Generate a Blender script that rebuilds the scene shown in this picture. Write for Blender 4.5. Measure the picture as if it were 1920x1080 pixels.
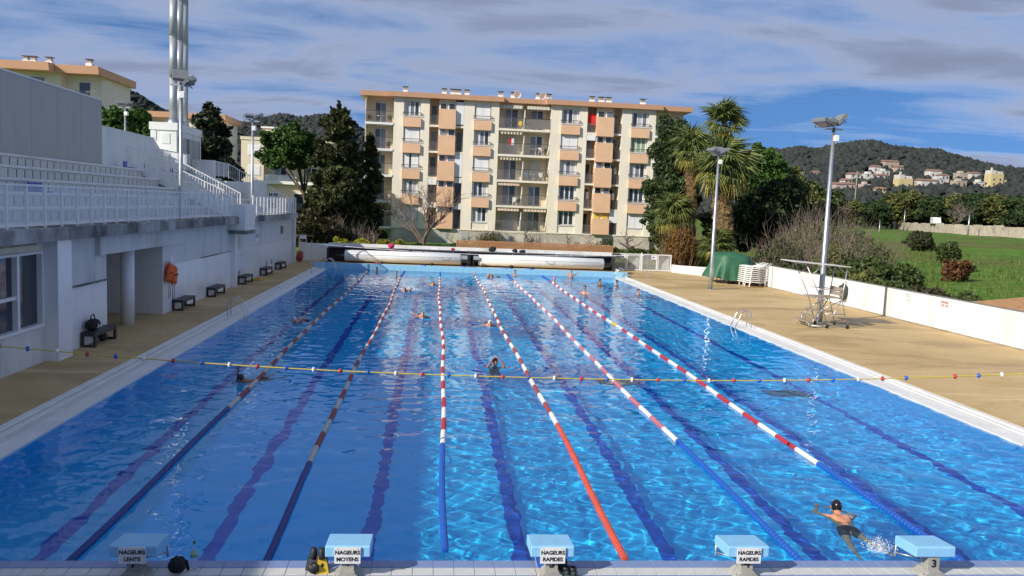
import bpy, math, random
import numpy as np
from mathutils import Matrix, Vector, Quaternion
sc = bpy.context.scene
for _o in list(bpy.data.objects): bpy.data.objects.remove(_o)
C = sc.collection
PI = math.pi
# ------------------------------------------------------------------ camera, sky, sun, exposure
cam = bpy.data.cameras.new('camera'); camo = bpy.data.objects.new('camera', cam); C.objects.link(camo); sc.camera = camo
cam.sensor_width = 36; cam.lens = 36*1547.083/1920; cam.clip_start = .1; cam.clip_end = 9000
camo.matrix_world = (Matrix.Translation((7.694, -10.252, 4.895)) @ Matrix.Rotation(-0.0941, 4, 'Z')
                     @ Matrix.Rotation(PI/2-0.09697, 4, 'X') @ Matrix.Rotation(0.0401, 4, 'Z'))
SUN_EL = math.radians(30.5); SUN_AZ = math.atan2(-.84, -.545)      # towards the sun: left and behind
world = bpy.data.worlds.new('World'); sc.world = world; world.use_nodes = True
wn = world.node_tree; wl = wn.links
def N(t, typ, **kw):
    n = t.nodes.new(typ)
    for k, v in kw.items(): setattr(n, k, v)
    return n
def setin(n, **kw):
    for k, v in kw.items(): n.inputs[k.replace('_', ' ')].default_value = v
    return n
def math_node(t, op, a, b=None, c=None):
    n = N(t, 'ShaderNodeMath', operation=op)
    for i, v in enumerate((a, b, c)):
        if v is None: continue
        if isinstance(v, (int, float)): n.inputs[i].default_value = v
        else: t.links.new(v, n.inputs[i])
    return n.outputs[0]
def ramp(t, fac, stops):
    r = N(t, 'ShaderNodeValToRGB'); e = r.color_ramp.elements
    while len(e) < len(stops): e.new(.5)
    for i, (p, c) in enumerate(stops):
        e[i].position = p; e[i].color = (*c, 1) if len(c) == 3 else c
    t.links.new(fac, r.inputs[0]); return r.outputs[0]
def mixc(t, fac, a, b, blend='MIX'):
    m = N(t, 'ShaderNodeMix', data_type='RGBA', blend_type=blend)
    for s, v in ((0, fac), (6, a), (7, b)):
        if isinstance(v, (int, float)): m.inputs[s].default_value = v
        elif isinstance(v, tuple): m.inputs[s].default_value = (*v, 1)
        else: t.links.new(v, m.inputs[s])
    return m.outputs[2]
sky = N(wn, 'ShaderNodeTexSky', sky_type='NISHITA', sun_disc=False, sun_elevation=SUN_EL, sun_rotation=SUN_AZ)
sky.air_density = 1.0; sky.dust_density = .15; sky.ozone_density = 3.5; sky.altitude = 20
tc = N(wn, 'ShaderNodeTexCoord'); sep = N(wn, 'ShaderNodeSeparateXYZ'); wl.new(tc.outputs['Generated'], sep.inputs[0])
zz = math_node(wn, 'ADD', math_node(wn, 'MAXIMUM', sep.outputs[2], 0.0), .085)
cmb = N(wn, 'ShaderNodeCombineXYZ')
wl.new(math_node(wn, 'DIVIDE', sep.outputs[0], zz), cmb.inputs[0]); wl.new(math_node(wn, 'DIVIDE', sep.outputs[1], zz), cmb.inputs[1])
SKO = (20.1, 5.3, 0)
def sky_noise(scale, detail, rough, loc, stretch=(1, 1, 1), dist=0.):
    mp = N(wn, 'ShaderNodeMapping'); wl.new(cmb.outputs[0], mp.inputs[0]); mp.inputs['Location'].default_value = loc; mp.inputs['Scale'].default_value = stretch
    n = N(wn, 'ShaderNodeTexNoise'); setin(n, Scale=scale, Detail=detail, Roughness=rough, Distortion=dist); wl.new(mp.outputs[0], n.inputs['Vector']); return n.outputs[0]
big = sky_noise(.42, 5, .5, SKO, (.62, 1.1, 1), .5)
fine = sky_noise(1.1, 8, .58, (9.2, 1.4, 0), (.8, 1.3, 1), .4)
dens = math_node(wn, 'ADD', math_node(wn, 'MULTIPLY', big, .64), math_node(wn, 'MULTIPLY', fine, .36))
mask = ramp(wn, dens, [(.455, (0, 0, 0)), (.50, (.38,)*3), (.548, (.9,)*3), (.61, (1, 1, 1))])
shade = ramp(wn, dens, [(.44, (2.8, 3.15, 3.95)), (.495, (2.1, 2.42, 3.25)), (.535, (1.65, 1.9, 2.65)), (.575, (1.15, 1.36, 2.0)), (.64, (.9, 1.08, 1.6))])
lift = N(wn, 'ShaderNodeVectorMath', operation='ADD'); wl.new(tc.outputs['Generated'], lift.inputs[0]); lift.inputs[1].default_value = (0, 0, .30)
nrm = N(wn, 'ShaderNodeVectorMath', operation='NORMALIZE'); wl.new(lift.outputs[0], nrm.inputs[0]); wl.new(nrm.outputs[0], sky.inputs[0])
hsv = N(wn, 'ShaderNodeHueSaturation'); setin(hsv, Saturation=1.05, Value=.55); wl.new(sky.outputs[0], hsv.inputs['Color'])
skyb = mixc(wn, 1.0, hsv.outputs[0], (.74,.95,1.12), 'MULTIPLY')
skyc = mixc(wn, mask, skyb, shade)
bg = wn.nodes['Background']; wl.new(skyc, bg.inputs[0]); bg.inputs[1].default_value = .15
sl = bpy.data.lights.new('sun', 'SUN'); sl.energy = 3.3; sl.angle = math.radians(.5); sl.color = (1, .93, .82)
suno = bpy.data.objects.new('sun', sl); C.objects.link(suno)
SD = Vector((.84*math.cos(SUN_EL)/1.0013, .545*math.cos(SUN_EL)/1.0013, -math.sin(SUN_EL)))
suno.rotation_euler = SD.to_track_quat('-Z', 'Y').to_euler(); suno.location = (-40, -30, 60)
sl.cycles.is_caustics_light = True
sc.view_settings.view_transform = 'Standard'; sc.view_settings.look = 'None'; sc.view_settings.gamma = 1
sc.view_settings.use_curve_mapping = False; sc.view_settings.exposure = 0.7
sc.render.engine = 'CYCLES'
cy = sc.cycles; cy.use_denoising = True; cy.max_bounces = 12; cy.diffuse_bounces = 5; cy.glossy_bounces = 6; cy.transmission_bounces = 8
cy.transparent_max_bounces = 12; cy.sample_clamp_indirect = 6; cy.caustics_reflective = True; cy.caustics_refractive = True
# ------------------------------------------------------------------ helpers
KIDS = {}
TMP = bpy.data.scenes.new('workshop')      # shapes are fused here, then the scene is deleted
class MB:
    """collects faces of one mesh"""
    def __init__(s): s.v = []; s.f = []; s.mi = []; s.m = 0
    def add(s, v, f):
        o = len(s.v); s.v += [tuple(p) for p in v]; s.f += [tuple(i+o for i in q) for q in f]; s.mi += [s.m]*len(f); return s
    def box(s, a, b):
        x0, y0, z0 = a; x1, y1, z1 = b
        if x0 > x1: x0, x1 = x1, x0
        if y0 > y1: y0, y1 = y1, y0
        if z0 > z1: z0, z1 = z1, z0
        return s.add([(x0,y0,z0),(x1,y0,z0),(x1,y1,z0),(x0,y1,z0),(x0,y0,z1),(x1,y0,z1),(x1,y1,z1),(x0,y1,z1)],
                     [(0,3,2,1),(4,5,6,7),(0,1,5,4),(1,2,6,5),(2,3,7,6),(3,0,4,7)])
    def bbox(s, a, b, r):
        """box with its vertical and top edges chamfered"""
        x0, y0, z0 = a; x1, y1, z1 = b
        ring = lambda i, z: [(x0+i+r,y0+i,z),(x1-i-r,y0+i,z),(x1-i,y0+i+r,z),(x1-i,y1-i-r,z),(x1-i-r,y1-i,z),(x0+i+r,y1-i,z),(x0+i,y1-i-r,z),(x0+i,y0+i+r,z)]
        v = ring(0, z0)+ring(0, z1-r)+ring(r*.9, z1); f = [tuple(range(7,-1,-1)), tuple(range(16,24))]
        for k in range(2):
            for i in range(8): j = (i+1) % 8; f.append((k*8+i, k*8+j, k*8+8+j, k*8+8+i))
        return s.add(v, f)
    def tube(s, pts, r, n=8, cap=True):
        pts = [Vector(p) for p in pts]; rr = r if isinstance(r, (list, tuple)) else [r]*len(pts); v = []; f = []
        d = (pts[1]-pts[0]).normalized(); u = d.orthogonal().normalized()
        for i, p in enumerate(pts):
            t = ((pts[i+1]-p).normalized() if i < len(pts)-1 else Vector()) + ((p-pts[i-1]).normalized() if i else Vector())
            if t.length < 1e-6: t = d
            t.normalize(); u = (u-t*u.dot(t)); u = u.normalized() if u.length > 1e-6 else t.orthogonal().normalized(); w = t.cross(u)
            for k in range(n):
                a = 2*PI*k/n; v.append(p+(u*math.cos(a)+w*math.sin(a))*rr[i])
        for i in range(len(pts)-1):
            for k in range(n): f.append((i*n+k, i*n+(k+1) % n, (i+1)*n+(k+1) % n, (i+1)*n+k))
        if cap: f += [tuple(range(n-1,-1,-1)), tuple((len(pts)-1)*n+k for k in range(n))]
        return s.add(v, f)
    def lathe(s, prof, n=16, axis='z', c=(0,0,0)):
        v = []; f = []
        for (r, h) in prof:
            for k in range(n):
                a = 2*PI*k/n; x, y = r*math.cos(a), r*math.sin(a)
                q = (x, y, h) if axis == 'z' else ((h, x, y) if axis == 'x' else (y, h, x)); v.append((q[0]+c[0], q[1]+c[1], q[2]+c[2]))
        for i in range(len(prof)-1):
            for k in range(n): f.append((i*n+k, i*n+(k+1) % n, (i+1)*n+(k+1) % n, (i+1)*n+k))
        f += [tuple(range(n-1,-1,-1)), tuple((len(prof)-1)*n+k for k in range(n))]
        return s.add(v, f)
    def ball(s, c, r, n=10, m=7, sq=(1,1,1)):
        prof = [(max(.002, r*math.sin(PI*i/m)), -r*math.cos(PI*i/m)) for i in range(m+1)]; o = len(s.v); s.lathe(prof, n)
        for i in range(o, len(s.v)): x, y, z = s.v[i]; s.v[i] = (x*sq[0]+c[0], y*sq[1]+c[1], z*sq[2]+c[2])
        return s
    def prism(s, poly, a, b, axis='y'):
        """2-D polygon extruded along an axis"""
        n = len(poly); P = {'y': lambda p, t: (p[0], t, p[1]), 'x': lambda p, t: (t, p[0], p[1]), 'z': lambda p, t: (p[0], p[1], t)}[axis]
        return s.add([P(p, a) for p in poly]+[P(p, b) for p in poly], [tuple(range(n)), tuple(range(2*n-1, n-1, -1))]+[(i, i+n, (i+1) % n+n, (i+1) % n) for i in range(n)])
    def mesh(s, name, mats, smooth=False):
        me = bpy.data.meshes.new(name); me.from_pydata(s.v, [], s.f)
        for m in (mats if isinstance(mats, (list, tuple)) else [mats]): me.materials.append(m)
        if s.m: me.polygons.foreach_set('material_index', s.mi)
        if smooth: me.shade_smooth()
        me.validate(); me.update()
        return me
    def build(s, name, mats, parent=None, smooth=False, world_coords=True):
        return link(name, s.mesh(name, mats, smooth), parent, world_coords)
def link(name, me, parent=None, world_coords=True, loc=None):
    o = bpy.data.objects.new(name, me); C.objects.link(o)
    if parent: 
        o.parent = parent; KIDS.setdefault(parent.name, []).append(o)
        if world_coords: o.location = -Vector(parent.location) if parent.parent is None else (0,0,0)
    if loc is not None: o.location = loc
    return o
def tag(o, label, cat, group=None):
    o['label'] = label; o['category'] = cat
    if group: o['group'] = group
    return o
def kind(o, k): o['kind'] = k; return o
def thing(name, label, cat, loc=(0,0,0), group=None):
    o = bpy.data.objects.new(name, None); C.objects.link(o); o.location = loc; o.empty_display_size = .3
    return tag(o, label, cat, group)
def copy_tree(o, parent=None):
    c = o.copy(); C.objects.link(c)
    if parent: c.parent = parent; c.matrix_parent_inverse = o.matrix_parent_inverse.copy()
    for ch in KIDS.get(o.name, []): copy_tree(ch, c)
    return c
def np_mesh(name, V, F, mats, smooth=False, mi=None):
    V = np.asarray(V, dtype=np.float32); F = np.asarray(F, dtype=np.int32); k = F.shape[1]
    me = bpy.data.meshes.new(name); me.vertices.add(len(V)); me.vertices.foreach_set('co', V.ravel())
    me.loops.add(F.size); me.loops.foreach_set('vertex_index', F.ravel()); me.polygons.add(len(F))
    me.polygons.foreach_set('loop_start', np.arange(len(F), dtype=np.int32)*k)
    for m in (mats if isinstance(mats, (list, tuple)) else [mats]): me.materials.append(m)
    if mi is not None: me.polygons.foreach_set('material_index', np.asarray(mi, dtype=np.int32))
    me.update(calc_edges=True)
    if smooth: me.shade_smooth()
    return me
_mats = {}
def mat(name, base, rough=.6, var=.12, scale=3., metal=0., bump=0., bscale=None, spec=.5, stretch=(1,1,1), dark=None, cov=.5, alpha=1., coords='Object', detail=6):
    """procedural surface: base colour with noisy variation, optional second colour in patches, fine relief"""
    if name in _mats: return _mats[name]
    m = bpy.data.materials.new(name); m.use_nodes = True; t = m.node_tree; b = t.nodes['Principled BSDF']
    setin(b, Roughness=rough, Metallic=metal); b.inputs['Specular IOR Level'].default_value = spec
    co = N(t, 'ShaderNodeTexCoord'); mp = N(t, 'ShaderNodeMapping'); t.links.new(co.outputs[coords], mp.inputs[0]); mp.inputs['Scale'].default_value = stretch
    nz = N(t, 'ShaderNodeTexNoise'); setin(nz, Scale=scale, Detail=float(detail), Roughness=.6); t.links.new(mp.outputs[0], nz.inputs['Vector'])
    lo = tuple(max(0, c*(1-var)) for c in base); hi = tuple(min(1, c*(1+var)) for c in base)
    col = ramp(t, nz.outputs[0], [(.3, lo), (.7, hi)])
    if dark:
        n2 = N(t, 'ShaderNodeTexNoise'); setin(n2, Scale=scale*.37, Detail=7., Roughness=.65); t.links.new(mp.outputs[0], n2.inputs['Vector'])
        col = mixc(t, ramp(t, n2.outputs[0], [(cov-.07, (0,0,0)), (cov+.09, (1,1,1))]), col, dark)
    t.links.new(col, b.inputs['Base Color'])
    rr = N(t, 'ShaderNodeMapRange'); setin(rr, To_Min=max(0, rough-.08), To_Max=min(1, rough+.08)); t.links.new(nz.outputs[0], rr.inputs[0]); t.links.new(rr.outputs[0], b.inputs['Roughness'])
    if bump:
        bn = N(t, 'ShaderNodeTexNoise'); setin(bn, Scale=bscale or scale*6, Detail=5.); t.links.new(mp.outputs[0], bn.inputs['Vector'])
        bp = N(t, 'ShaderNodeBump'); setin(bp, Strength=1., Distance=bump); t.links.new(bn.outputs[0], bp.inputs['Height']); t.links.new(bp.outputs[0], b.inputs['Normal'])
    if alpha < 1: b.inputs['Alpha'].default_value = alpha
    _mats[name] = m; return m
def leafmat(name, a, b_, trans=.25, rough=.55, spread=2.):
    """leaf colour differing from leaf to leaf and from clump to clump"""
    if name in _mats: return _mats[name]
    gain = 1.0 if name in ('far_woodland', 'palm_dead') else 1.5; a = tuple(c*gain for c in a); b_ = tuple(c*gain for c in b_)
    m = bpy.data.materials.new(name); m.use_nodes = True; t = m.node_tree; b = t.nodes['Principled BSDF']
    g = N(t, 'ShaderNodeNewGeometry'); co = N(t, 'ShaderNodeTexCoord'); nz = N(t, 'ShaderNodeTexNoise'); setin(nz, Scale=1/spread, Detail=3.); t.links.new(co.outputs['Object'], nz.inputs['Vector'])
    f = math_node(t, 'ADD', math_node(t, 'MULTIPLY', g.outputs['Random Per Island'], .55), math_node(t, 'MULTIPLY', nz.outputs[0], .5))
    col = ramp(t, f, [(.22, a), (.82, b_)]); t.links.new(col, b.inputs['Base Color']); setin(b, Roughness=rough); b.inputs['Specular IOR Level'].default_value = .3
    tr = N(t, 'ShaderNodeBsdfTranslucent'); t.links.new(col, tr.inputs[0]); mx = N(t, 'ShaderNodeMixShader'); mx.inputs[0].default_value = trans
    t.links.new(b.outputs[0], mx.inputs[1]); t.links.new(tr.outputs[0], mx.inputs[2]); t.links.new(mx.outputs[0], t.nodes['Material Output'].inputs[0])
    _mats[name] = m; return m
def deckmat():
    m = bpy.data.materials.new('tan_deck_concrete'); m.use_nodes = True; t = m.node_tree; b = t.nodes['Principled BSDF']; co = N(t, 'ShaderNodeTexCoord')
    def nz(s, d, st=(1,1,1), r=.6, dist=0.):
        mp = N(t, 'ShaderNodeMapping'); mp.inputs['Scale'].default_value = st; t.links.new(co.outputs['Object'], mp.inputs[0]); n_ = N(t, 'ShaderNodeTexNoise'); setin(n_, Scale=s, Detail=d, Roughness=r, Distortion=dist); t.links.new(mp.outputs[0], n_.inputs['Vector']); return n_.outputs[0]
    c = ramp(t, nz(.35, 6.), [(.3, (.50,.345,.145)), (.7, (.64,.47,.235))])
    c = mixc(t, ramp(t, nz(26., 4.), [(.35, (.0,)*3), (.75, (.45,)*3)]), c, (.34,.235,.11))          # aggregate
    c = mixc(t, ramp(t, nz(.22, 9., (.5,1.3,1), .7, .6), [(.49, (0,)*3), (.60, (.8,)*3)]), c, (.36,.235,.095))   # damp, worn areas
    c = mixc(t, ramp(t, nz(.8, 8., (.12,1.6,1), .72), [(.56, (0,)*3), (.66, (.75,)*3)]), c, (.68,.52,.28))     # brushed pale streaks
    c = mixc(t, ramp(t, nz(1.6, 9., (1,1,1), .75), [(.60, (0,)*3), (.68, (.6,)*3)]), c, (.22,.15,.075))        # small dirty spots
    t.links.new(c, b.inputs['Base Color']); t.links.new(ramp(t, nz(.22, 9., (.5,1.3,1), .7, .6), [(.49, (.85,)*3), (.62, (.5,)*3)]), b.inputs['Roughness'])
    bp = N(t, 'ShaderNodeBump'); setin(bp, Strength=.6, Distance=.004); t.links.new(nz(40., 4.), bp.inputs['Height']); t.links.new(bp.outputs[0], b.inputs['Normal']); return m
# ------------------------------------------------------------------ materials
white_paint = mat('white_paint', (.8,.8,.78), .5, .05, 1.5, bump=.002, bscale=30)
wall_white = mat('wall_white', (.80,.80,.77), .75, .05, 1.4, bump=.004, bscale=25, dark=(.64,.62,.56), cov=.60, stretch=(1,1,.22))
dado_white = mat('dado_white', (.80,.81,.82), .22, .04, .9, dark=(.7,.71,.73), cov=.62)
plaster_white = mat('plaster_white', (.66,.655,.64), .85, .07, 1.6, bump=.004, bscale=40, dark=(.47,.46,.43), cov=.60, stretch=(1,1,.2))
terrace_conc = mat('terrace_concrete', (.68,.67,.63), .85, .1, .8, bump=.004, bscale=20, dark=(.42,.41,.37), cov=.7)
grey_clad = mat('grey_cladding', (.45,.44,.41), .7, .06, 1.0, stretch=(1,3,.15))
slab_conc = mat('stained_concrete', (.42,.41,.385), .9, .15, 1.2, bump=.01, bscale=12, dark=(.1,.1,.095), cov=.49, stretch=(1,1,.5))
deck_mat = deckmat()
coping_mat = mat('white_coping', (.74,.735,.70), .6, .08, 1.2, dark=(.58,.565,.52), cov=.66)
gutter_dark = mat('gutter_dark', (.06,.06,.06), .8)
blue_tile = mat('light_blue_tile', (.30,.58,.74), .3, .06, 5)
near_blue = mat('blue_tile_band', (.20,.27,.46), .3, .08, 5)
tile_white = mat('white_ceramic_tile', (.60,.59,.55), .35, .06, 7, coords='Object', dark=(.5,.48,.43), cov=.63)
basin_mat = mat('pool_floor_tile', (.04,.52,.90), .4, .06, 1.5)
lane_mark = mat('navy_lane_tile', (.002,.085,.50), .4, .1, 3)
steel = mat('stainless_steel', (.62,.62,.62), .22, .08, 4, metal=1.)
galv = mat('galvanised_steel', (.50,.52,.53), .42, .1, 5, metal=.8, dark=(.4,.41,.42), cov=.6)
flue_steel = mat('flue_steel', (.47,.48,.48), .42, .05, 2, metal=.45, stretch=(1,1,.1))
dark_metal = mat('dark_metal', (.035,.037,.04), .5, .1, 5)
bench_grey = mat('bench_grey_plastic', (.035,.037,.042), .5, .15, 8)
black_cloth = mat('black_fabric', (.012,.012,.014), .8, .2, 12, bump=.004, bscale=40)
rubber = mat('black_rubber', (.015,.015,.016), .55, .2, 9)
rope_yellow = mat('yellow_rope', (.62,.47,.05), .6, .12, 30)
f_red = mat('red_plastic', (.48,.035,.045), .38, .18, 2.2); f_white = mat('white_plastic', (.78,.76,.72), .4, .07, 2.2)
f_blue = mat('blue_plastic', (.02,.11,.48), .38, .1, 2.2); f_navy = mat('navy_plastic', (.018,.05,.26), .38, .15, 2.2)
f_orange = mat('faded_orange_plastic', (.62,.10,.06), .42, .2, 2.2); f_yellow = mat('yellow_plastic', (.75,.5,.04), .4, .08, 3)
f_cream = mat('cream_plastic', (.60,.56,.47), .5, .1, 2.2); f_dullred = mat('dull_red_plastic', (.34,.065,.06), .5, .2, 2.2); f_pink = mat('faded_pink_plastic', (.55,.17,.2), .5, .2, 2.2)  # cream and a duller red for the more muted float sections
block_blue = mat('block_blue_plastic', (.26,.55,.80), .5, .06, 6, bump=.002, bscale=160)
wood = mat('slat_wood', (.40,.20,.09), .7, .25, 3, stretch=(6,6,.5)); weathered = mat('weathered_wood', (.33,.27,.22), .8, .2, 4, stretch=(1,8,8))
tarp_green = mat('green_tarpaulin', (.03,.125,.062), .55, .2, 2.5, bump=.01, bscale=9)
resin = mat('white_resin', (.82,.81,.77), .4, .04, 2)
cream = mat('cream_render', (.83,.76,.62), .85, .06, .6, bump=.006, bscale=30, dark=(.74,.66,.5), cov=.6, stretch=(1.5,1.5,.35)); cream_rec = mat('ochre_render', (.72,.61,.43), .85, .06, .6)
apricot = mat('apricot_render', (.74,.47,.29), .8, .06, .8, bump=.004, bscale=30); fascia = mat('apricot_fascia', (.70,.39,.24), .8, .07, .8)
plinth_m = mat('stone_plinth', (.55,.50,.41), .9, .2, 2.2, bump=.02, bscale=6, dark=(.42,.385,.32), cov=.5)
shutter_m = mat('white_shutter', (.80,.80,.79), .5, .05, 5); pvc = mat('white_pvc', (.78,.78,.77), .4, .03, 4)
glass_win = mat('window_glass', (.03,.038,.05), .06, .3, .6, spec=.8); glass_pale = mat('window_glass_pale', (.16,.19,.23), .08, .3, .9, spec=.8)  # dark glass and a paler variant for alternating panes
curtain = mat('net_curtain', (.52,.52,.52), .9, .25, 1.6, stretch=(9,9,.6)); rail_dark = mat('dark_railing', (.055,.056,.06), .5)
lattice = mat('railing_grey_steel', (.26,.25,.245), .5); red_cloth = mat('red_cloth', (.6,.02,.02), .8); green_cloth = mat('green_cloth', (.25,.36,.22), .9, .3, 2, stretch=(9,9,.6))
terracotta = mat('terracotta', (.42,.17,.09), .85, .25, 2.5); bark = mat('bark', (.12,.085,.06), .9, .3, 4, bump=.03, bscale=9); twig = mat('twig', (.145,.105,.085), .85, .3, 3); greytwig = mat('grey_twig', (.17,.135,.115), .85, .3, 3)
skin = mat('skin', (.52,.27,.18), .45, .1, 9); skin2 = mat('skin_tanned', (.36,.17,.10), .45, .1, 9)
def smooth01(a, b, x):
    t = np.clip((x-a)/(b-a), 0, 1); return t*t*(3-2*t)
# ------------------------------------------------------------------ terrain
def ground_z(x, y):
    s = (x-31)*.5+(y-20)*.85; fz = 3*smooth01(0, 150, s); gz = .9*smooth01(54, 60, y); w = smooth01(28, 42, x)
    return gz*(1-w)+fz*w
def terrain():
    gx = np.concatenate([np.linspace(-3500,-300,12), np.linspace(-250,-40,18), np.linspace(-36,-9.5,12), [-9.4], np.linspace(0,28,8), [31.0, 31.1], np.linspace(33,140,54), np.linspace(145,400,30), np.linspace(450,3500,14)])
    gy = np.concatenate([np.linspace(-3000,-60,8), [-30.1,-30.0], np.linspace(-20,50,18), [56.9,57.0], np.linspace(59,140,42), np.linspace(144,300,26), np.linspace(330,4500,16)])
    X, Y = np.meshgrid(gx, gy); Z = ground_z(X, Y)+.12*np.sin(X*.31+1)*np.sin(Y*.23)*smooth01(34, 60, X)
    hole = (X > -9.45) & (X < 31.05) & (Y > -30.05) & (Y < 56.95); Z = np.where(hole, -3.2, Z)
    n, m = X.shape; i = np.arange(n*m).reshape(n, m); F = np.stack([i[:-1,:-1], i[:-1,1:], i[1:,1:], i[1:,:-1]], -1).reshape(-1, 4)
    mm = bpy.data.materials.new('meadow'); mm.use_nodes = True; t = mm.node_tree; b = t.nodes['Principled BSDF']; setin(b, Roughness=.95); b.inputs['Specular IOR Level'].default_value = .1
    co = N(t, 'ShaderNodeTexCoord')
    def nz(s, d, st=(1,1,1)):
        mp = N(t, 'ShaderNodeMapping'); mp.inputs['Scale'].default_value = st; t.links.new(co.outputs['Object'], mp.inputs[0])
        n_ = N(t, 'ShaderNodeTexNoise'); setin(n_, Scale=s, Detail=d, Roughness=.65); t.links.new(mp.outputs[0], n_.inputs['Vector']); return n_.outputs[0]
    c1 = ramp(t, nz(.9, 8), [(.3, (.055,.125,.02)), (.55, (.12,.235,.035)), (.75, (.20,.27,.06))])
    c2 = mixc(t, ramp(t, nz(.055, 7), [(.46, (0,0,0)), (.62, (.75,)*3)]), c1, (.15,.125,.05))
    c3 = mixc(t, ramp(t, nz(.2, 6), [(.5, (0,0,0)), (.7, (.6,)*3)]), c2, (.05,.11,.018))
    t.links.new(c3, b.inputs['Base Color'])
    bp = N(t, 'ShaderNodeBump'); setin(bp, Strength=1., Distance=.25); t.links.new(nz(2.2, 6), bp.inputs['Height']); t.links.new(bp.outputs[0], b.inputs['Normal'])
    kind(link('terrain', np_mesh('terrain', np.stack([X, Y, Z], -1).reshape(-1, 3), F, mm, True)), 'structure')
terrain()
# ------------------------------------------------------------------ pool basin, water, decks
basin = kind(MB().box((-.3,-.3,-2.3), (21.3,50.3,-2.0)).build('pool_basin', basin_mat), 'structure')
receivers = [basin]
for a, b in (((-.3,-.3,-2), (0,50.3,-.03)), ((21,-.3,-2), (21.3,50.3,-.03)), ((0,-.3,-2), (21,0,.15))):
    receivers.append(MB().box(a, b).build('basin_wall', basin_mat, basin))
for k in range(8):
    x = .5+2.5*k+1.25
    q = MB().box((x-.125,2.,-2.), (x+.125,48.,-1.994)); q.box((x-.5,1.72,-2.), (x+.5,2.,-1.994)); q.box((x-.5,48,-2.), (x+.5,48.28,-1.994)); receivers.append(q.build('lane_marking', lane_mark, basin))
# dark floor grilles
for gx, gy in ((12.9,14.6),(17.9,13.4)):
    receivers.append(MB().box((gx,gy,-2.), (gx+1.3,gy+.8,-1.99)).build('floor_grille', mat('grille_grey', (.03,.09,.14), .6), basin))
def water():
    gy = np.concatenate([np.arange(0, 16, .05), np.arange(16, 50, .1), [50.0]]); gx = np.linspace(0, 21, 370)
    X, Y = np.meshgrid(gx, gy); Z = np.zeros_like(X); rng = np.random.default_rng(5)
    for i in range(90):
        lam = math.exp(rng.uniform(math.log(.21), math.log(2.2))); th = rng.normal(PI/2, .85)+(PI if rng.random() < .4 else 0); k = 2*PI/lam
        amp = .00135*lam**.66*rng.uniform(.4, 1)
        ph = rng.uniform(0, 6.28); env = .62+.5*np.sin(X*rng.uniform(.2,.7)+Y*rng.uniform(.1,.5)+rng.uniform(0,6))
        Z += amp*env*np.sin(k*(X*math.cos(th)+Y*math.sin(th))+ph+.6*np.sin(.8*X+.5*Y+i))
    for (cx, cy_, a, r0) in SWIM_WAVES:
        r = np.hypot(X-cx, Y-cy_); Z += a*np.exp(-(r/r0)**2)*np.cos(r*2*PI/.42)
    n, m = X.shape; i = np.arange(n*m).reshape(n, m); F = np.stack([i[:-1,:-1], i[:-1,1:], i[1:,1:], i[1:,:-1]], -1).reshape(-1, 4)
    wm = bpy.data.materials.new('pool_water'); wm.use_nodes = True; b = wm.node_tree.nodes['Principled BSDF']
    setin(b, Roughness=0., IOR=1.33); b.inputs['Transmission Weight'].default_value = 1; b.inputs['Base Color'].default_value = (.45,.97,1,1)
    o = kind(link('pool_water', np_mesh('pool_water', np.stack([X, Y, Z], -1).reshape(-1, 3), F, wm, True)), 'structure')
    o.cycles.is_caustics_caster = True
SWIM_WAVES = [(14.6,1.1,.006,.7),(3.4,11.9,.012,.9),(2.6,22.6,.015,1.3),(9.65,14.7,.018,1.4),(10.0,23.3,.02,1.6),(7.2,25.3,.018,1.5),(6.2,36,.03,1.8),(7.6,39.8,.02,1.5),(16.5,37.5,.012,1.2),(19.8,37.8,.012,1.2)]
water()
def deck(name, a, b, m=deck_mat): return kind(MB().box(a, b).build(name, m), 'structure')
deck('left_deck', (-9.3,-30,-.6), (-1.0,50.5,.1)); deck('right_deck', (22.0,-30,-.6), (31.0,57,.1))
deck('far_deck', (-1.0,50.55,-.6), (22.0,57,.36)); deck('left_rear_deck', (-9.3,50.5,-.6), (-1.0,57,.1))
deck('near_deck', (-1.0,-30,-.6), (22.0,-.66,.34), near_blue)
# far headwall, near headwall with its tile courses
hw = kind(MB().box((-1.0,50.0,-2), (22.0,50.55,.42)).build('far_headwall', blue_tile), 'structure')
for i in range(44):
    for j in range(2):
        me = MB().box((0,0,0), (.49,.012,.195)).mesh('tile', blue_tile) if (i, j) == (0, 0) else me
        link('tile', me, hw, False, (-.3+i*.5+.005, 49.991, .01+j*.2))
nh = kind(MB().box((-1.0,-.2,-.6), (22.0,-.012,.34)).box((-1.0,-.66,-.6), (22.0,-.202,.325)).build('near_headwall', near_blue), 'structure')
tme = MB().bbox((0,-.415,.31), (.252,-.215,.343), .004).mesh('tile', tile_white)
tb = MB().bbox((0,-.205,.31), (.252,-.004,.345), .004).mesh('tile', near_blue); tb2 = MB().bbox((0,-.635,.31), (.252,-.425,.345), .004).mesh('tile', near_blue)
for i in range(89):
    for me in (tme, tb, tb2): link('tile', me, nh, False, (-.98+i*.258, 0, 0))
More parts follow.
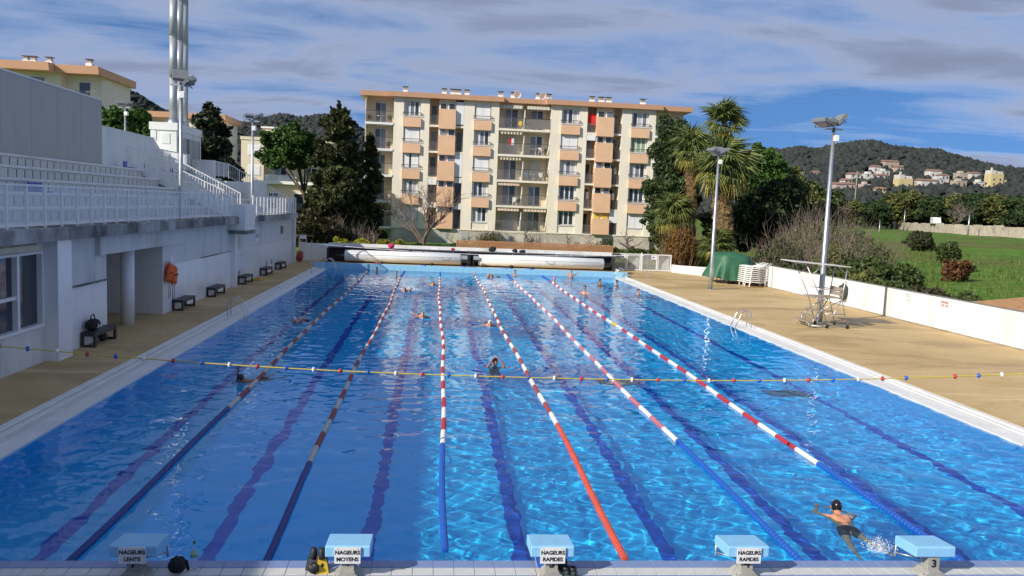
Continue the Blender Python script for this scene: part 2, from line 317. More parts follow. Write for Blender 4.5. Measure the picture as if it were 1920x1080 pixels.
# side copings: rounded lip, overflow grating, two outer courses
def coping(name, s, x0):
    X = lambda d: x0+s*d
    o = kind(MB().box((X(.0),-.3,-.026), (X(.44),50,.035)).build(name, coping_mat), 'structure')
    MB().box((X(.44),-.3,-.3), (X(.62),50,-.02)).build('gutter_channel', gutter_dark, o)
    q = MB()
    for i in range(640): q.box((X(.445),-.3+i*.0785,-.01), (X(.615),-.3+i*.0785+.056,.04))
    kind(q.build('overflow_grating', f_white, o), 'stuff')
    for a, b, z in ((.622,.78,.06), (.80,1.0,.09)):
        for i in range(16):
            MB().bbox((min(X(a),X(b)),-.3+i*3.144,-.5), (max(X(a),X(b)),-.3+i*3.144+3.132,z), .012).build('coping_stone', coping_mat, o)
    MB().box((X(.77),-.3,-.5), (X(.81),50,.045)).build('joint', gutter_dark, o)
coping('left_coping', -1, 0.); coping('right_coping', 1, 21.)
kind(MB().box((-1,-.35,-.6),(-.0,-.2,.3)).build('coping_end', coping_mat), 'structure')
# ------------------------------------------------------------------ grandstand
gs = thing('grandstand', 'white concrete grandstand with stepped seating along the left of the pool', 'grandstand', (-3.1, 20, 0))
XW = -3.1
def wallbox(name, y0, y1, z0, z1, m, x0=-3.4, x1=XW): return MB().box((x0,y0,z0), (x1,y1,z1)).build(name, m, gs)
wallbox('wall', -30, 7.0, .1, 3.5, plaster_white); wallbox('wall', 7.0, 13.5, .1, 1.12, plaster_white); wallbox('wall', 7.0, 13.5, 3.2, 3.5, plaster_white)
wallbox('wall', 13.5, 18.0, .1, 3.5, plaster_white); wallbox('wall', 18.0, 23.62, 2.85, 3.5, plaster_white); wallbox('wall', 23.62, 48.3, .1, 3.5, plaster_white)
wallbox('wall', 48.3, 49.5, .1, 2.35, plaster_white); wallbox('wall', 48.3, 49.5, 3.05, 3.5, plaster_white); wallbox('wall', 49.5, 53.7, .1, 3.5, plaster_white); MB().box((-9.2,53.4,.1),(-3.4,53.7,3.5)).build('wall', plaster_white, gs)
# tiled lower courses
for y0, y1 in ((14.5,17.98),(23.62,34.55),(35.0,48.0),(48.0,53.69)):
    n = max(1, round((y1-y0)/1.2)); d = (y1-y0)/n
    for i in range(n):
        MB().bbox((XW-.01,y0+i*d+.004,.1), (XW+.022,y0+(i+1)*d-.004,2.0), .006).build('dado_panel', dado_white, gs)
MB().box((XW,14.55,1.99), (XW+.10,17.9,2.03)).build('ledge', slab_conc, gs); MB().box((XW,29.0,2.0), (XW+.08,34.4,2.03)).build('ledge', slab_conc, gs); MB().box((XW,40,2.01), (XW+.06,46.0,2.035)).build('ledge', dado_white, gs)
MB().box((-3.4,13.62,.1), (-2.72,14.5,3.5)).build('pier', dado_white, gs)
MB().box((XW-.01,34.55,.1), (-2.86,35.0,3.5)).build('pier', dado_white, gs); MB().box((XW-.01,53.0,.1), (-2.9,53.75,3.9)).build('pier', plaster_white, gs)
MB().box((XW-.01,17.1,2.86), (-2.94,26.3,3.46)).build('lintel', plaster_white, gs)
# doorway recess
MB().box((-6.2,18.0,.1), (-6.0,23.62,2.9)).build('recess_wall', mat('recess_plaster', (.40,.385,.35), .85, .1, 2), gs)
MB().box((-6.0,17.8,.1), (-3.4,18.0,2.9)).build('recess_wall', plaster_white, gs); MB().box((-6.0,23.62,.1), (-3.4,23.82,2.9)).build('recess_wall', plaster_white, gs)
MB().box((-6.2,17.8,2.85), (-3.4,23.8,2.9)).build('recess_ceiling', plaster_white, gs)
MB().box((-5.99,18.7,.12), (-5.95,20.0,2.3)).build('door', mat('dark_door', (.16,.15,.14), .6), gs)
MB().tube([(-3.42,20.75,.1), (-3.42,20.75,2.85)], .24, 20).build('column', dado_white, gs, True)
# window with frame, mullion, panes
wf = MB().box((-3.32,7.0,1.12), (-3.02,13.5,1.2)).box((-3.32,7.0,3.13), (-3.05,13.5,3.2)).box((-3.32,13.43,1.2), (-3.05,13.5,3.13))
for y in (12.15, 10.4, 8.7, 7.05): wf.box((-3.32,y-.06,1.2), (-3.06,y+.06,3.13))
wf.box((-3.3,7.0,2.0), (-3.1,12.15,2.09))
win = wf.build('window', pvc, gs)
for y0, y1 in ((12.21,13.43),(10.46,12.09),(8.76,10.34),(7.11,8.64)):
    for z0, z1 in (((1.2,3.13),) if y0 > 12.2 else ((1.2,2.0),(2.09,3.13))): MB().box((-3.22,y0,z0), (-3.2,y1,z1)).build('pane', glass_win, win)
MB().box((-5.0,7,1), (-4.9,13.4,3.2)).build('inner_wall', mat('inner_dark', (.08,.08,.08), .9), gs)
MB().bbox((-3.1,8.0,3.28), (-2.72,12.6,3.47), .05).build('blind_box', mat('beige_metal', (.5,.45,.33), .5), gs)
sw = MB().box((-3.2,48.3,2.35), (-3.05,48.36,3.05)).box((-3.2,49.44,2.35), (-3.05,49.5,3.05)).box((-3.2,48.36,2.35), (-3.05,49.44,2.41)).box((-3.2,48.36,2.99), (-3.05,49.44,3.05)).build('window', pvc, gs)
MB().box((-3.15,48.36,2.41), (-3.13,49.44,2.99)).build('pane', glass_win, sw)
# slab edges
for y0, y1 in ((-30,34.0),(38.0,52.6)):
    n = int((y1-y0)/4); d = (y1-y0)/n
    for i in range(n): MB().bbox((-3.5,y0+i*d+.006,3.5), (-2.55,y0+(i+1)*d-.006,3.86), .02).build('slab_edge', slab_conc, gs)
MB().box((-4.9,-30,3.55), (-3.5,52.6,3.85)).build('walkway', terrace_conc, gs)
MB().box((-3.5,34,3.5), (-2.75,38,3.84)).build('slab_edge', slab_conc, gs)
cab = MB().bbox((-3.1,33.95,3.15), (-2.2,36.2,4.5), .03).build('service_box', white_paint, gs); MB().box((-3.05,33.9,2.95), (-2.15,36.25,3.15)).build('box_base', slab_conc, gs)
MB().box((-2.2,34.2,3.35),(-2.185,35.95,4.35)).build('door', dado_white, cab)
# stepped seating, two banks either side of the stair
tread, rise = .82, .46
for y0, y1 in ((-30,36.4),(39.3,52.6)):
    for r in range(5):
        x1 = -4.9-r*tread; z1 = 3.85+(r+1)*rise
        row = MB().box((x1-tread if r < 4 else -9.0,y0,3.0), (x1,y1,z1-.1)).build('seat_row', terrace_conc, gs)
        nb = int((y1-max(y0,4))/2.4)
        for i in range(nb):
            ya = y1-(i+1)*2.4
            MB().bbox((x1-.42,ya+.015,z1-.09), (x1+.06,ya+2.385,z1), .015).build('bench_slab', wall_white, row)
        q = MB()
        for i in range(int((y1-max(y0,6))/.6)):
            ya = y1-(i+.5)*.6; q.box((x1-.002,ya-.02,z1-.42), (x1+.012,ya+.02,z1-.14))
        kind(q.build('seat_joints', slab_conc, row), 'stuff')
for (r, y) in ((4,34.6),(1,19.2),(1,19.75),(4,42.2),(3,47.8)):
    x1 = -4.9-r*tread; z = 3.85+(r+1)*rise
    MB().bbox((x1-.36,y,z), (x1+.04,y+.46,z+.05), .02).box((x1-.40,y,z), (x1-.36,y+.46,z+.34)).build('seat', f_blue, gs)
MB().box((-9.2,-30,5.9), (-8.6,36.4,6.15)).build('top_kerb', terrace_conc, gs)
for (n, y0, y1, z1, m, dx) in (('clad_wall',8,33,9.35,grey_clad,0), ('rear_wall',33,40.8,8.1,wall_white,.06), ('unseen_shade_wall',-30,8,10.6,grey_clad,.02)):  # nearest stretch is unseen, added and sized to shade the near-left pool
    o = MB().box((-9.3,y0,.1), (-9.0-dx,y1,z1)).build(n, m, gs)
    MB().box((-9.34,y0,z1), (-8.97-dx,y1,z1+.06)).build('coping_strip', white_paint, o)
    if m is grey_clad:
        for i in range(int((y1-max(y0,14))/2.4)): MB().box((-9.0-dx,y1-i*2.4-.03,6.16), (-8.994-dx,y1-i*2.4-.012,z1)).build('cladding_seam', grey_clad, o)
MB().prism([(40.8,.1),(45.0,.1),(45.0,7.2),(42.6,7.25),(40.8,8.1)], -9.3, -9.06, 'x').build('rear_wall', wall_white, gs)
MB().box((-9.3,45,.1), (-9.06,52.6,5.9)).build('rear_wall', wall_white, gs); MB().box((-9.2,52.4,3.5), (-4.9,52.6,6.0)).build('end_wall', wall_white, gs)
for i in range(13):
    MB().box((-4.0-i*.39-.39,36.6,3.6), (-4.0-i*.39,39.1,3.85+(i+1)*.178)).build('step', terrace_conc, gs)
MB().prism([(-3.9,3.85),(-9,6.2),(-9,6.6),(-3.9,4.2)], 36.4, 36.6, 'y').build('stair_cheek', wall_white, gs); MB().prism([(-3.9,3.85),(-9,6.2),(-9,6.6),(-3.9,4.2)], 39.1, 39.3, 'y').build('stair_cheek', wall_white, gs)
# wall notices and small fittings
MB().box((XW,24.6,2.1), (XW+.012,25.0,2.4)).build('notice', pvc, gs)
nb = MB().box((XW,40.5,2.25), (XW+.02,41.6,3.05)).build('notice_board', pvc, gs); MB().box((XW+.02,40.6,2.45), (XW+.025,41.5,2.7)).box((XW+.02,40.9,2.75), (XW+.025,41.2,2.95)).build('print', mat('notice_print', (.3,.42,.5), .6), nb)
for y in (36.2,43.6,45.2): MB().box((XW+.02,y,.55), (XW+.05,y+.28,.85)).build('vent', mat('vent_grey', (.25,.25,.25), .6), gs)
# railings
mesh_panel = mat('mesh_infill', (.80,.82,.85), .5, .03, 3, alpha=.25)
def guard(name, label, y0, y1, x=-2.75, z0=3.86, zt=5.0, step=1.0):
    t = thing(name, label, 'railing', (x,(y0+y1)/2,z0)); n = round((y1-y0)/step); d = (y1-y0)/n
    MB().box((x-.03,y0,zt-.05), (x+.03,y1,zt)).build('top_rail', white_paint, t); MB().box((x-.02,y0,z0+.06), (x+.02,y1,z0+.1)).build('bottom_rail', white_paint, t)
    for i in range(n+1): MB().box((x-.02,y0+i*d-.035,z0-.06), (x+.035,y0+i*d+.035,zt-.05)).build('post', white_paint, t)
    for i in range(n): MB().box((x-.006,y0+i*d+.045,z0+.1), (x+.006,y0+(i+1)*d-.045,zt-.05)).build('infill_panel', mesh_panel, t)
guard('guard_railing', 'long white guard railing with pale panels along the front of the grandstand', -8, 33.9)
guard('guard_railing', 'short white guard railing above the small window at the far end of the grandstand', 38.1, 52.5)
def stair_rail(label, pts, h=1.05, pitch=.13, thick=.025):
    t = thing('stair_railing', label, 'railing', pts[0], 'white stair railings')
    MB().tube([(p[0],p[1],p[2]+h) for p in pts], .03, 6).build('handrail', white_paint, t); MB().tube([(p[0],p[1],p[2]+.12) for p in pts], .02, 6).build('bottom_rail', white_paint, t)
    for a, b in zip(pts[:-1], pts[1:]):
        a, b = Vector(a), Vector(b); L = (b-a).length; n = max(2, int(L/.17))
        for i in range(n+1):
            p = a.lerp(b, i/n); big_ = i % 8 == 0
            r = .028 if big_ else .012
            MB().box((p.x-r,p.y-r,p.z if big_ else p.z+.12), (p.x+r,p.y+r,p.z+h)).build('post' if big_ else 'baluster', white_paint, t)
stair_rail('white stair railing on the near side of the grandstand steps', [(-3.7,36.5,4.05),(-9.0,36.5,6.35)])
stair_rail('white stair railing with level top run on the far side of the grandstand steps', [(-3.7,39.2,4.05),(-8.5,39.2,6.42),(-8.5,46.0,6.42)])
stair_rail('white stair railing sloping down the far end of the grandstand', [(-3.2,52.5,3.9),(-7.6,52.5,6.2),(-7.6,48.3,6.2)])
MB().box((-9.0,48.2,5.9), (-7.5,48.5,7.3)).build('end_pillar', wall_white, gs)
# boiler house with three steel flues
bh = thing('boiler_house', 'white rendered boiler house with flat capping behind the grandstand', 'boiler house', (-9.85,47.7,0))
MB().box((-10.65,45.0,.1), (-9.04,50.5,8.95)).build('wall', wall_white, bh); MB().box((-10.72,44.93,8.95), (-8.97,50.57,9.43)).build('roof_cap', white_paint, bh)
MB().box((-9.04,45.3,6.0), (-9.02,50.2,8.6)).build('stained_panel', mat('streaked_render', (.46,.45,.42), .85, .1, 1, dark=(.16,.155,.14), cov=.55, stretch=(2,3,.18)), bh)
MB().box((-9.95,44.97,8.1), (-9.45,45.0,8.75)).build('hatch', pvc, bh); MB().box((-10.64,44.96,8.3), (-10.3,45.0,8.9)).build('hatch', pvc, bh)
fl_l = ('thickest and nearest of three tall steel flues above the boiler house', 'middle one of three tall steel flues above the boiler house', 'rearmost of three tall steel flues above the boiler house')
for (x, y, r), lb in zip(((-9.54,46.0,.25),(-9.53,47.3,.23),(-9.60,48.6,.23)), fl_l):
    t = thing('flue', lb, 'flue', (x,y,9.43), 'steel flues'); n = 6
    for i in range(n): MB().tube([(x,y,9.75+i*2.6), (x,y,9.75+(i+1)*2.6-.02)], r, 24).build('pipe_section', flue_steel, t, True)
    for i in range(1, n): MB().tube([(x,y,9.71+i*2.6), (x,y,9.77+i*2.6)], r*1.05, 24).build('joint_band', flue_steel, t)
    MB().lathe([(r*1.55,9.43),(r*1.5,9.5),(r*1.02,9.78)], 24, c=(x,y,0)).build('base_flare', galv, t, True)
# unseen hall added behind the camera for its shade, kept short of the pool
pb = thing('unseen_shade_hall', 'unseen white hall added behind the camera to cast shade', 'building', (6,-20,0))
MB().box((-20,-26,.1), (20,-14,8.0)).build('wall', wall_white, pb); MB().box((-20.4,-26.4,8.0), (20.4,-13.6,8.3)).build('roof', terrace_conc, pb)
# ------------------------------------------------------------------ apartment building beyond the pool
FY = 77.0; FH = 2.67; B0 = 2.45
ab = thing('apartment_building', 'cream apartment block with apricot panels and stacked balconies facing the pool', 'building', (17,FY+5,1))
def P(name, a, b, m, parent=None): return MB().box(a, b).build(name, m, parent or ab)
F = [B0+FH*i for i in range(5)]; ZT = B0+5*FH
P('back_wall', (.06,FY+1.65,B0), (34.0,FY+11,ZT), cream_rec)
P('plinth', (2.96,FY+.05,.6), (30.6,FY+1.65,B0), plinth_m); P('plinth', (.06,FY+.5,.6), (2.96,FY+1.65,B0), plinth_m); P('plinth', (30.6,FY+.5,.6), (34,FY+1.65,B0), plinth_m)
P('plinth_band', (2.9,FY-.02,B0-.12), (30.65,FY+.05,B0), cream)
# plinth doors and vents
for x in (8.0,10.3,12.2): P('cellar_door', (x,FY+.02,1.0), (x+.8,FY+.05,2.2), mat('cellar_grey', (.42,.42,.39), .8))
P('cellar_vent', (25.4,FY+.01,1.3), (26.6,FY+.05,2.0), rail_dark)
for a, b in ((2.96,4.0),(5.71,6.64),(10.19,11.3),(13.03,13.87),(19.34,20.47),(22.35,23.21),(26.93,27.97),(29.82,30.57)):
    P('pier', (a,FY,B0), (b,FY+1.65,ZT), cream)
WX = ((4.0,5.71),(11.3,13.03),(20.47,22.35),(27.97,29.82))
WS = (('h','C','h','S','G'), ('G','G','S','G','S'), ('D','D','C','S','G'), ('S','D','G','c','G'))   # bottom to top
def rail(parent, x0, x1, y, z0, z1, bars, m=lattice, top=rail_dark, r=.012):
    t = MB().box((x0,y-.03,z1-.05), (x1,y+.03,z1)).build('railing', top, parent)
    if bars:
        q = MB(); n = int((x1-x0)/bars)
        for i in range(n+1): x = x0+(x1-x0)*i/max(1,n); q.box((x-r,y-.012,z0), (x+r,y+.012,z1-.05))
        q.box((x0,y-.015,z0), (x1,y+.015,z0+.04)); kind(q.build('railing_bars', m, t), 'stuff')
    return t
for (x0, x1), st in zip(WX, WS):
    for i in range(5):
        zb, zt = F[i]+.80, F[i]+2.32
        P('wall', (x0,FY+.1,F[i] if i == 0 else F[i]-.34), (x1,FY+.45,zb), cream); P('wall', (x0,FY+.1,zt), (x1,FY+.45,F[i]+FH-.34 if i < 4 else ZT), cream)
        s = st[i]
        w = P('window', (x0,FY+.35,zb), (x1,FY+.45,zt), pvc)
        P('sill', (x0+.02,FY+.02,zb-.07), (x1-.02,FY+.3,zb), shutter_m, w)
        if s in 'Sh':
            n = 2; d = (x1-x0-.16)/2
            for k in range(n):
                if s == 'h' and k == 0 and i != 0: 
                    P('shutter', (x0+.08,FY+.12,zb+.02), (x0+.08+d*.75,FY+.17,zt-.02), shutter_m, w); P('pane', (x0+.08+d*.75,FY+.3,zb), (x0+.08+d,FY+.34,zt), glass_win, w)
                else: P('shutter', (x0+.08+k*d+.012,FY+.12,zb+.02), (x0+.08+(k+1)*d-.012,FY+.17,zt-.02), shutter_m, w)
        else:
            n = 3; d = (x1-x0-.3)/n
            for k in range(n):
                xa = x0+.15+k*d
                m = {'G': (glass_pale, glass_win, curtain)[(k+i+int(x0)) % 3], 'C': (curtain, glass_pale, curtain)[k % 3], 'D': glass_win, 'c': green_cloth}[s]
                P('pane', (xa+.06,FY+.30,zb+.08), (xa+d-.06,FY+.335,zt-.08), m, w)
            for k in range(n+1): xm = x0+.15+k*d; P('mullion', (xm-.06,FY+.27,zb+.02), (xm+.06,FY+.349,zt-.02), pvc, w)
            P('transom', (x0+.06,FY+.275,zb+.02), (x1-.06,FY+.347,zb+.1), pvc, w)
        if i: 
            r_ = rail(ab, x0-.1, x1+.1, FY-.16, zb+.02, zb+.34, .16)
            for xx in (x0-.1, x1+.04): P('bracket', (xx,FY-.16,zb+.27), (xx+.06,FY+.02,zb+.33), rail_dark, r_)
            P('spandrel_panel', (x0-.07,FY-.24,F[i]-.33), (x1+.07,FY+.11,F[i]+.58), apricot)
# stair cores with loggias on both sides
for c, (l0, l1, l2, l3) in enumerate(((6.64,7.58,9.36,10.19),(23.21,24.18,26.01,26.93))):
    for i in range(5):
        z = F[i]
        P('core_panel', (l1,FY-.34,z-.38 if i else z-.02), (l2,FY+1.64,z+1.62), apricot)
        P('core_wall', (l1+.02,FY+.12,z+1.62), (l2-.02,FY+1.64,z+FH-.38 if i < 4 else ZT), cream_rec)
        for k in range(2):
            xa = l1+.12+k*(l2-l1)*.5; w = P('window', (xa,FY+.05,z+1.64), (xa+(l2-l1)*.5-.2,FY+.14,z+2.26), pvc)
            mm = (glass_win, glass_pale, mat('wood_panel', (.3,.2,.12), .7), f_yellow)[3 if (c == 1 and i == 0) else (0 if (k+i+c) % 3 else 1)]
            P('pane', (xa+.06,FY+.02,z+1.69), (xa+(l2-l1)*.5-.26,FY+.06,z+2.21), mm, w)
        for k, (a, b) in enumerate(((l0,l1),(l2,l3))):
            sl_ = P('loggia_slab', (a+.003,FY+.02,z-.2), (b-.003,FY+1.64,z), cream)
            rail(ab, a+.01, b-.01, FY+.08, z+.08, z+1.02, .11)
            P('loggia_door', (a+.2,FY+1.6,z+.05), (a+.72,FY+1.648,z+2.1), (glass_win, glass_pale)[(i+k) % 2])
            drop = {(0,1,4):2.3,(0,1,2):2.35,(0,1,1):.32,(0,1,0):.4,(0,0,1):.6,(0,0,0):.3,(1,0,3):.6,(1,1,0):1.2}.get((c,k,i))
            if drop: P('roller_blind', (a+.02,FY+.02,z+2.44-drop), (b-.02,FY+.06,z+2.45), shutter_m)
    if c: P('red_blind', (l0+.03,FY+.3,F[4]+.75), (l1-.03,FY+.33,F[4]+2.0), red_cloth)
# balconies
def valance(x0, x1, z, a, b, n=14):
    d = (x1-x0)/n
    P('awning_cassette', (x0,FY+.15,z-.14), (x1,FY+.4,z-.02), a)
    for i in range(n): P('valance_strip', (x0+i*d,FY+.1,z-.36), (x0+(i+1)*d,FY+.125,z-.13), a if i % 2 else b)
br_awn = mat('brown_awning', (.16,.11,.08), .9); cr_awn = mat('cream_awning', (.75,.68,.5), .9); pk_awn = mat('pink_awning', (.6,.35,.3), .9); gy_awn = mat('grey_awning', (.5,.5,.46), .9)
for (x0, x1, nm) in ((.06,2.95,'L'),(13.88,19.33,'M'),(30.58,34.0,'R')):
    for i in range(5):
        z = F[i]
        P('balcony_slab', (x0+.003,FY-.08 if nm != 'M' else FY+.01,z-.22), (x1-.003,FY+1.64,z), cream if nm == 'M' else white_paint)
        rail(ab, x0+.02, x1-.02, FY if nm != 'M' else FY+.08, z+.08, z+1.18, .12)
        if nm == 'M':
            P('partition', (16.55,FY+.2,z), (16.62,FY+1.64,z+2.0), white_paint)
            for k, (a, b) in enumerate(((14.6,16.0),(17.4,18.7))):
                if (i+k) % 3 == 0: P('shutter', (a,FY+1.57,z+.05), (b,FY+1.645,z+2.15), gy_awn)
                else:
                    w = P('window', (a,FY+1.58,z+.05), (b,FY+1.645,z+2.15), pvc)
                    for q in range(2): P('pane', (a+.06+q*(b-a)*.5,FY+1.55,z+.12), (a+(q+1)*(b-a)*.5-.06,FY+1.585,z+2.08), glass_win if q else glass_pale, w)
            if i == 4: P('balcony_screen', (16.7,FY+.12,z+.1), (19.3,FY+.13,z+1.13), mat('taupe_screen', (.42,.35,.3), .8, .2, 3, stretch=(12,1,.3)))
            sets = {0: (cr_awn, pk_awn, 2), 1: (pk_awn, cr_awn, 1), 2: (cr_awn, br_awn, 1), 3: (cr_awn, br_awn, 1), 4: (gy_awn, cr_awn, 2)}[i]
            valance(14.0, 16.3, z+FH-.22, sets[0], sets[1]); 
            if sets[2] == 2: valance(16.8, 19.2, z+FH-.22, sets[0], sets[1])
        else:
            a = x0+.9 if nm == 'L' else x0+.8; w = P('window', (a,FY+1.58,z+.05), (a+1.15,FY+1.645,z+2.2), pvc)
            for q in range(2): P('pane', (a+.06+q*.55,FY+1.55,z+.12), (a+.55+q*.55,FY+1.585,z+2.12), glass_pale if q else glass_win, w)
    if nm == 'L': P('side_screen', (.06,FY+.1,B0), (.12,FY+1.64,ZT), cream)
# roof
def roofpiece(x0, x1, y0): 
    MB().prism([(y0,ZT+.46),(y0+.12,ZT-.02),(FY+11.4,ZT-.02),(FY+11.4,ZT+.46)], x0, x1, 'x').build('roof', fascia, ab)
roofpiece(-.45, 2.3, FY-.25); roofpiece(2.3, 14.3, FY-.62); roofpiece(14.3, 18.75, FY-.12); roofpiece(18.75, 31.2, FY-.62); roofpiece(31.2, 34.5, FY-.2)
for (x, w) in ((4.0,.5),(8.1,.5),(9.0,.55),(9.6,.55),(10.5,.5),(14.1,.5),(15.6,.8),(18.3,.8),(19.3,.5),(24.0,.5),(25.0,.6),(25.8,.6),(29.6,.5)):
    ch = P('chimney', (x-w/2,FY+2,ZT+.4), (x+w/2,FY+2.6,ZT+1.0), white_paint)
    for k in range(3): P('cowl_slat', (x-w/2+.03,FY+2.03,ZT+1.03+k*.09), (x+w/2-.03,FY+2.57,ZT+1.08+k*.09), plinth_m, ch)
    P('cowl_cap', (x-w/2-.04,FY+1.96,ZT+1.31), (x+w/2+.04,FY+2.64,ZT+1.37), rail_dark, ch); P('cowl_core', (x-.12,FY+2.15,ZT+1.0), (x+.12,FY+2.45,ZT+1.31), rail_dark, ch)
for x in (15.85, 18.55):
    q = MB(); prof = [(.02,0),(.2,.015),(.36,.06),(.44,.1)]; q.lathe(prof+[(.43,.12),(.35,.08),(.19,.035),(.02,.02)], 18)
    t = thing('satellite_dish', ('left' if x < 16 else 'right')+' one of two white satellite dishes on the roof edge', 'satellite dish', (x,FY+1.7,ZT+.45))
    o = q.build('dish', shutter_m, t, True, False); o.rotation_euler = (math.radians(105),0,math.radians(15)); o.location = (0,0,.62)
    link('mast', MB().tube([(0,.05,0),(0,.05,.62)], .03, 6).mesh('mast', galv), t, False); link('feed_arm', MB().tube([(0,0,.45),(.1,-.42,.6)], .015, 5).mesh('feed_arm', galv), t, False)
def antenna(x, h, lab):
    t = thing('rooftop_aerial', lab, 'aerial', (x,FY+3,ZT+.45)); MB().tube([(x,FY+3,ZT+.45),(x,FY+3,ZT+h)], .025, 5).build('mast', galv, t)
    q = MB().tube([(x-.9,FY+3,ZT+h-.1),(x+.5,FY+3,ZT+h-.1)], .02, 4)
    q.build('boom', galv, t)
    for k in range(6): MB().tube([(x-.8+k*.25,FY+2.75,ZT+h-.1),(x-.8+k*.25,FY+3.25,ZT+h-.1)], .012, 4).build('element', galv, t)
antenna(10.1, 1.9, 'thin aerial beside the chimney group on the left roof'); antenna(15.7, 2.9, 'tall thin aerial above the left satellite dish')
# furniture and plants out on the balconies
def bal_chair(x, z, m, lab, y=FY+.8):
    t = thing('balcony_chair', lab, 'chair', (x,y,z), 'balcony chairs'); MB().box((x-.2,y-.2,z+.40), (x+.2,y+.2,z+.44)).build('seat', m, t); MB().box((x-.2,y+.17,z+.44), (x+.2,y+.21,z+.9)).build('backrest', m, t)
    for sx in (-.18,.18):
        for sy in (-.18,.18): MB().box((x+sx-.02,y+sy-.02,z), (x+sx+.02,y+sy+.02,z+.4)).build('leg', m, t)
def bal_table(x, z, m, lab, y=FY+.8):
    t = thing('balcony_table', lab, 'table', (x,y,z), 'balcony tables'); MB().tube([(x,y,z+.7),(x,y,z+.74)], .4, 14).build('tabletop', m, t); MB().tube([(x,y,z),(x,y,z+.7)], .04, 6).build('pedestal', m, t)
FN = ('ground-floor','first-floor','second-floor','third-floor','top-floor')
for (x, i, m, w) in ((17.0,2,resin,'left of the table'),(18.6,2,resin,'right of the table'),(15.9,1,resin,'on the left half'),(16.2,4,f_yellow,'on the left half'),(18.4,3,resin,'on the right half'),(.9,3,resin,'at the building corner')):
    bal_chair(x, F[i], m, f"{'yellow' if m is f_yellow else 'white'} chair on the {FN[i]} {'corner' if x < 3 else 'middle'} balcony, {w}")
for (x, i, m) in ((17.8,2,resin),(17.9,3,resin),(15.3,4,tarp_green),(1.6,4,resin)): bal_table(x, F[i], m, f"small round {'green' if m is tarp_green else 'white'} table on the {FN[i]} {'corner' if x < 3 else 'middle'} balcony")
def bal_plant(x, z, lab, y=FY+.35, s=.3, seed=0, flower=None):
    t = thing('potted_plant', lab, 'plant', (x,y,z), 'balcony plants'); rng = np.random.default_rng(seed); MB().lathe([(.11,0),(.15,.26),(.16,.28)], 12, c=(x,y,z)).build('pot', terracotta, t)
    c = rng.normal(size=(160,3))*np.array([s*.5,s*.4,s*.55])+np.array([x,y,z+.28+s*.8]); d = rng.normal(size=(160,3)); d /= np.linalg.norm(d,axis=1)[:,None]; e = np.cross(d, rng.normal(size=(160,3))); e /= np.linalg.norm(e,axis=1)[:,None]
    V = np.stack([c-d*.09, c+e*.04, c+d*.09, c-e*.04], 1).reshape(-1,3); link('leaves', np_mesh('leaves', V, np.arange(640).reshape(160,4), leafmat('balcony_leaf', (.02,.045,.012), (.09,.13,.03), .25, .55, .3)), t)
for k, (x, i, w) in enumerate(((.5,4,'left end of the top-floor corner balcony'),(2.6,4,'right end of the top-floor corner balcony'),(.6,3,'left end of the third-floor corner balcony'),(2.5,3,'right end of the third-floor corner balcony'),(19.0,2,'right end of the second-floor middle balcony'),(16.9,4,'partition of the top-floor middle balcony'),(18.9,3,'right end of the third-floor middle balcony'),(14.2,0,'left end of the ground-floor middle balcony'),(18.2,0,'right half of the ground-floor middle balcony'),(16.3,1,'partition of the first-floor middle balcony'))):
    bal_plant(x, F[i], 'potted plant at the '+w, FY+.4, .28+.1*(k % 3), k)
cl = (('red_laundry',red_cloth,15.0,3,'red cloth drying on the third-floor middle balcony'),('pale_laundry',shutter_m,15.3,3,'white cloth drying beside the red one on the third-floor middle balcony'),('pale_laundry',shutter_m,23.5,1,'pale laundry on the first-floor loggia of the right stair core'),('pale_laundry',gy_awn,26.4,2,'grey laundry on the second-floor loggia of the right stair core'),('pale_laundry',shutter_m,26.3,1,'white laundry on the first-floor loggia right of the right stair core'))
for nm, m, x, i, lb in cl:
    n = 9; q = MB(); pts = [(x+.28*j/(n-1), FY+.5+.03*math.sin(j*1.7)) for j in range(n)]
    for j in range(n-1): q.add([(*pts[j],F[i]+1.75),(*pts[j+1],F[i]+1.75),(*pts[j+1],F[i]+1.0+.03*math.sin(j)),(*pts[j],F[i]+1.0+.03*math.sin(j-1))], [(0,1,2,3)])
    o = q.build('laundry', m); sol = o.modifiers.new('s','SOLIDIFY'); sol.thickness = .006; tag(o, lb, 'laundry', 'laundry on the balconies')
    tag(MB().tube([(x-.3,FY+.5,F[i]+1.76),(x+.6,FY+.5,F[i]+1.76)], .008, 4).build('drying_line', galv), 'line holding the '+lb, 'drying line', 'drying lines')
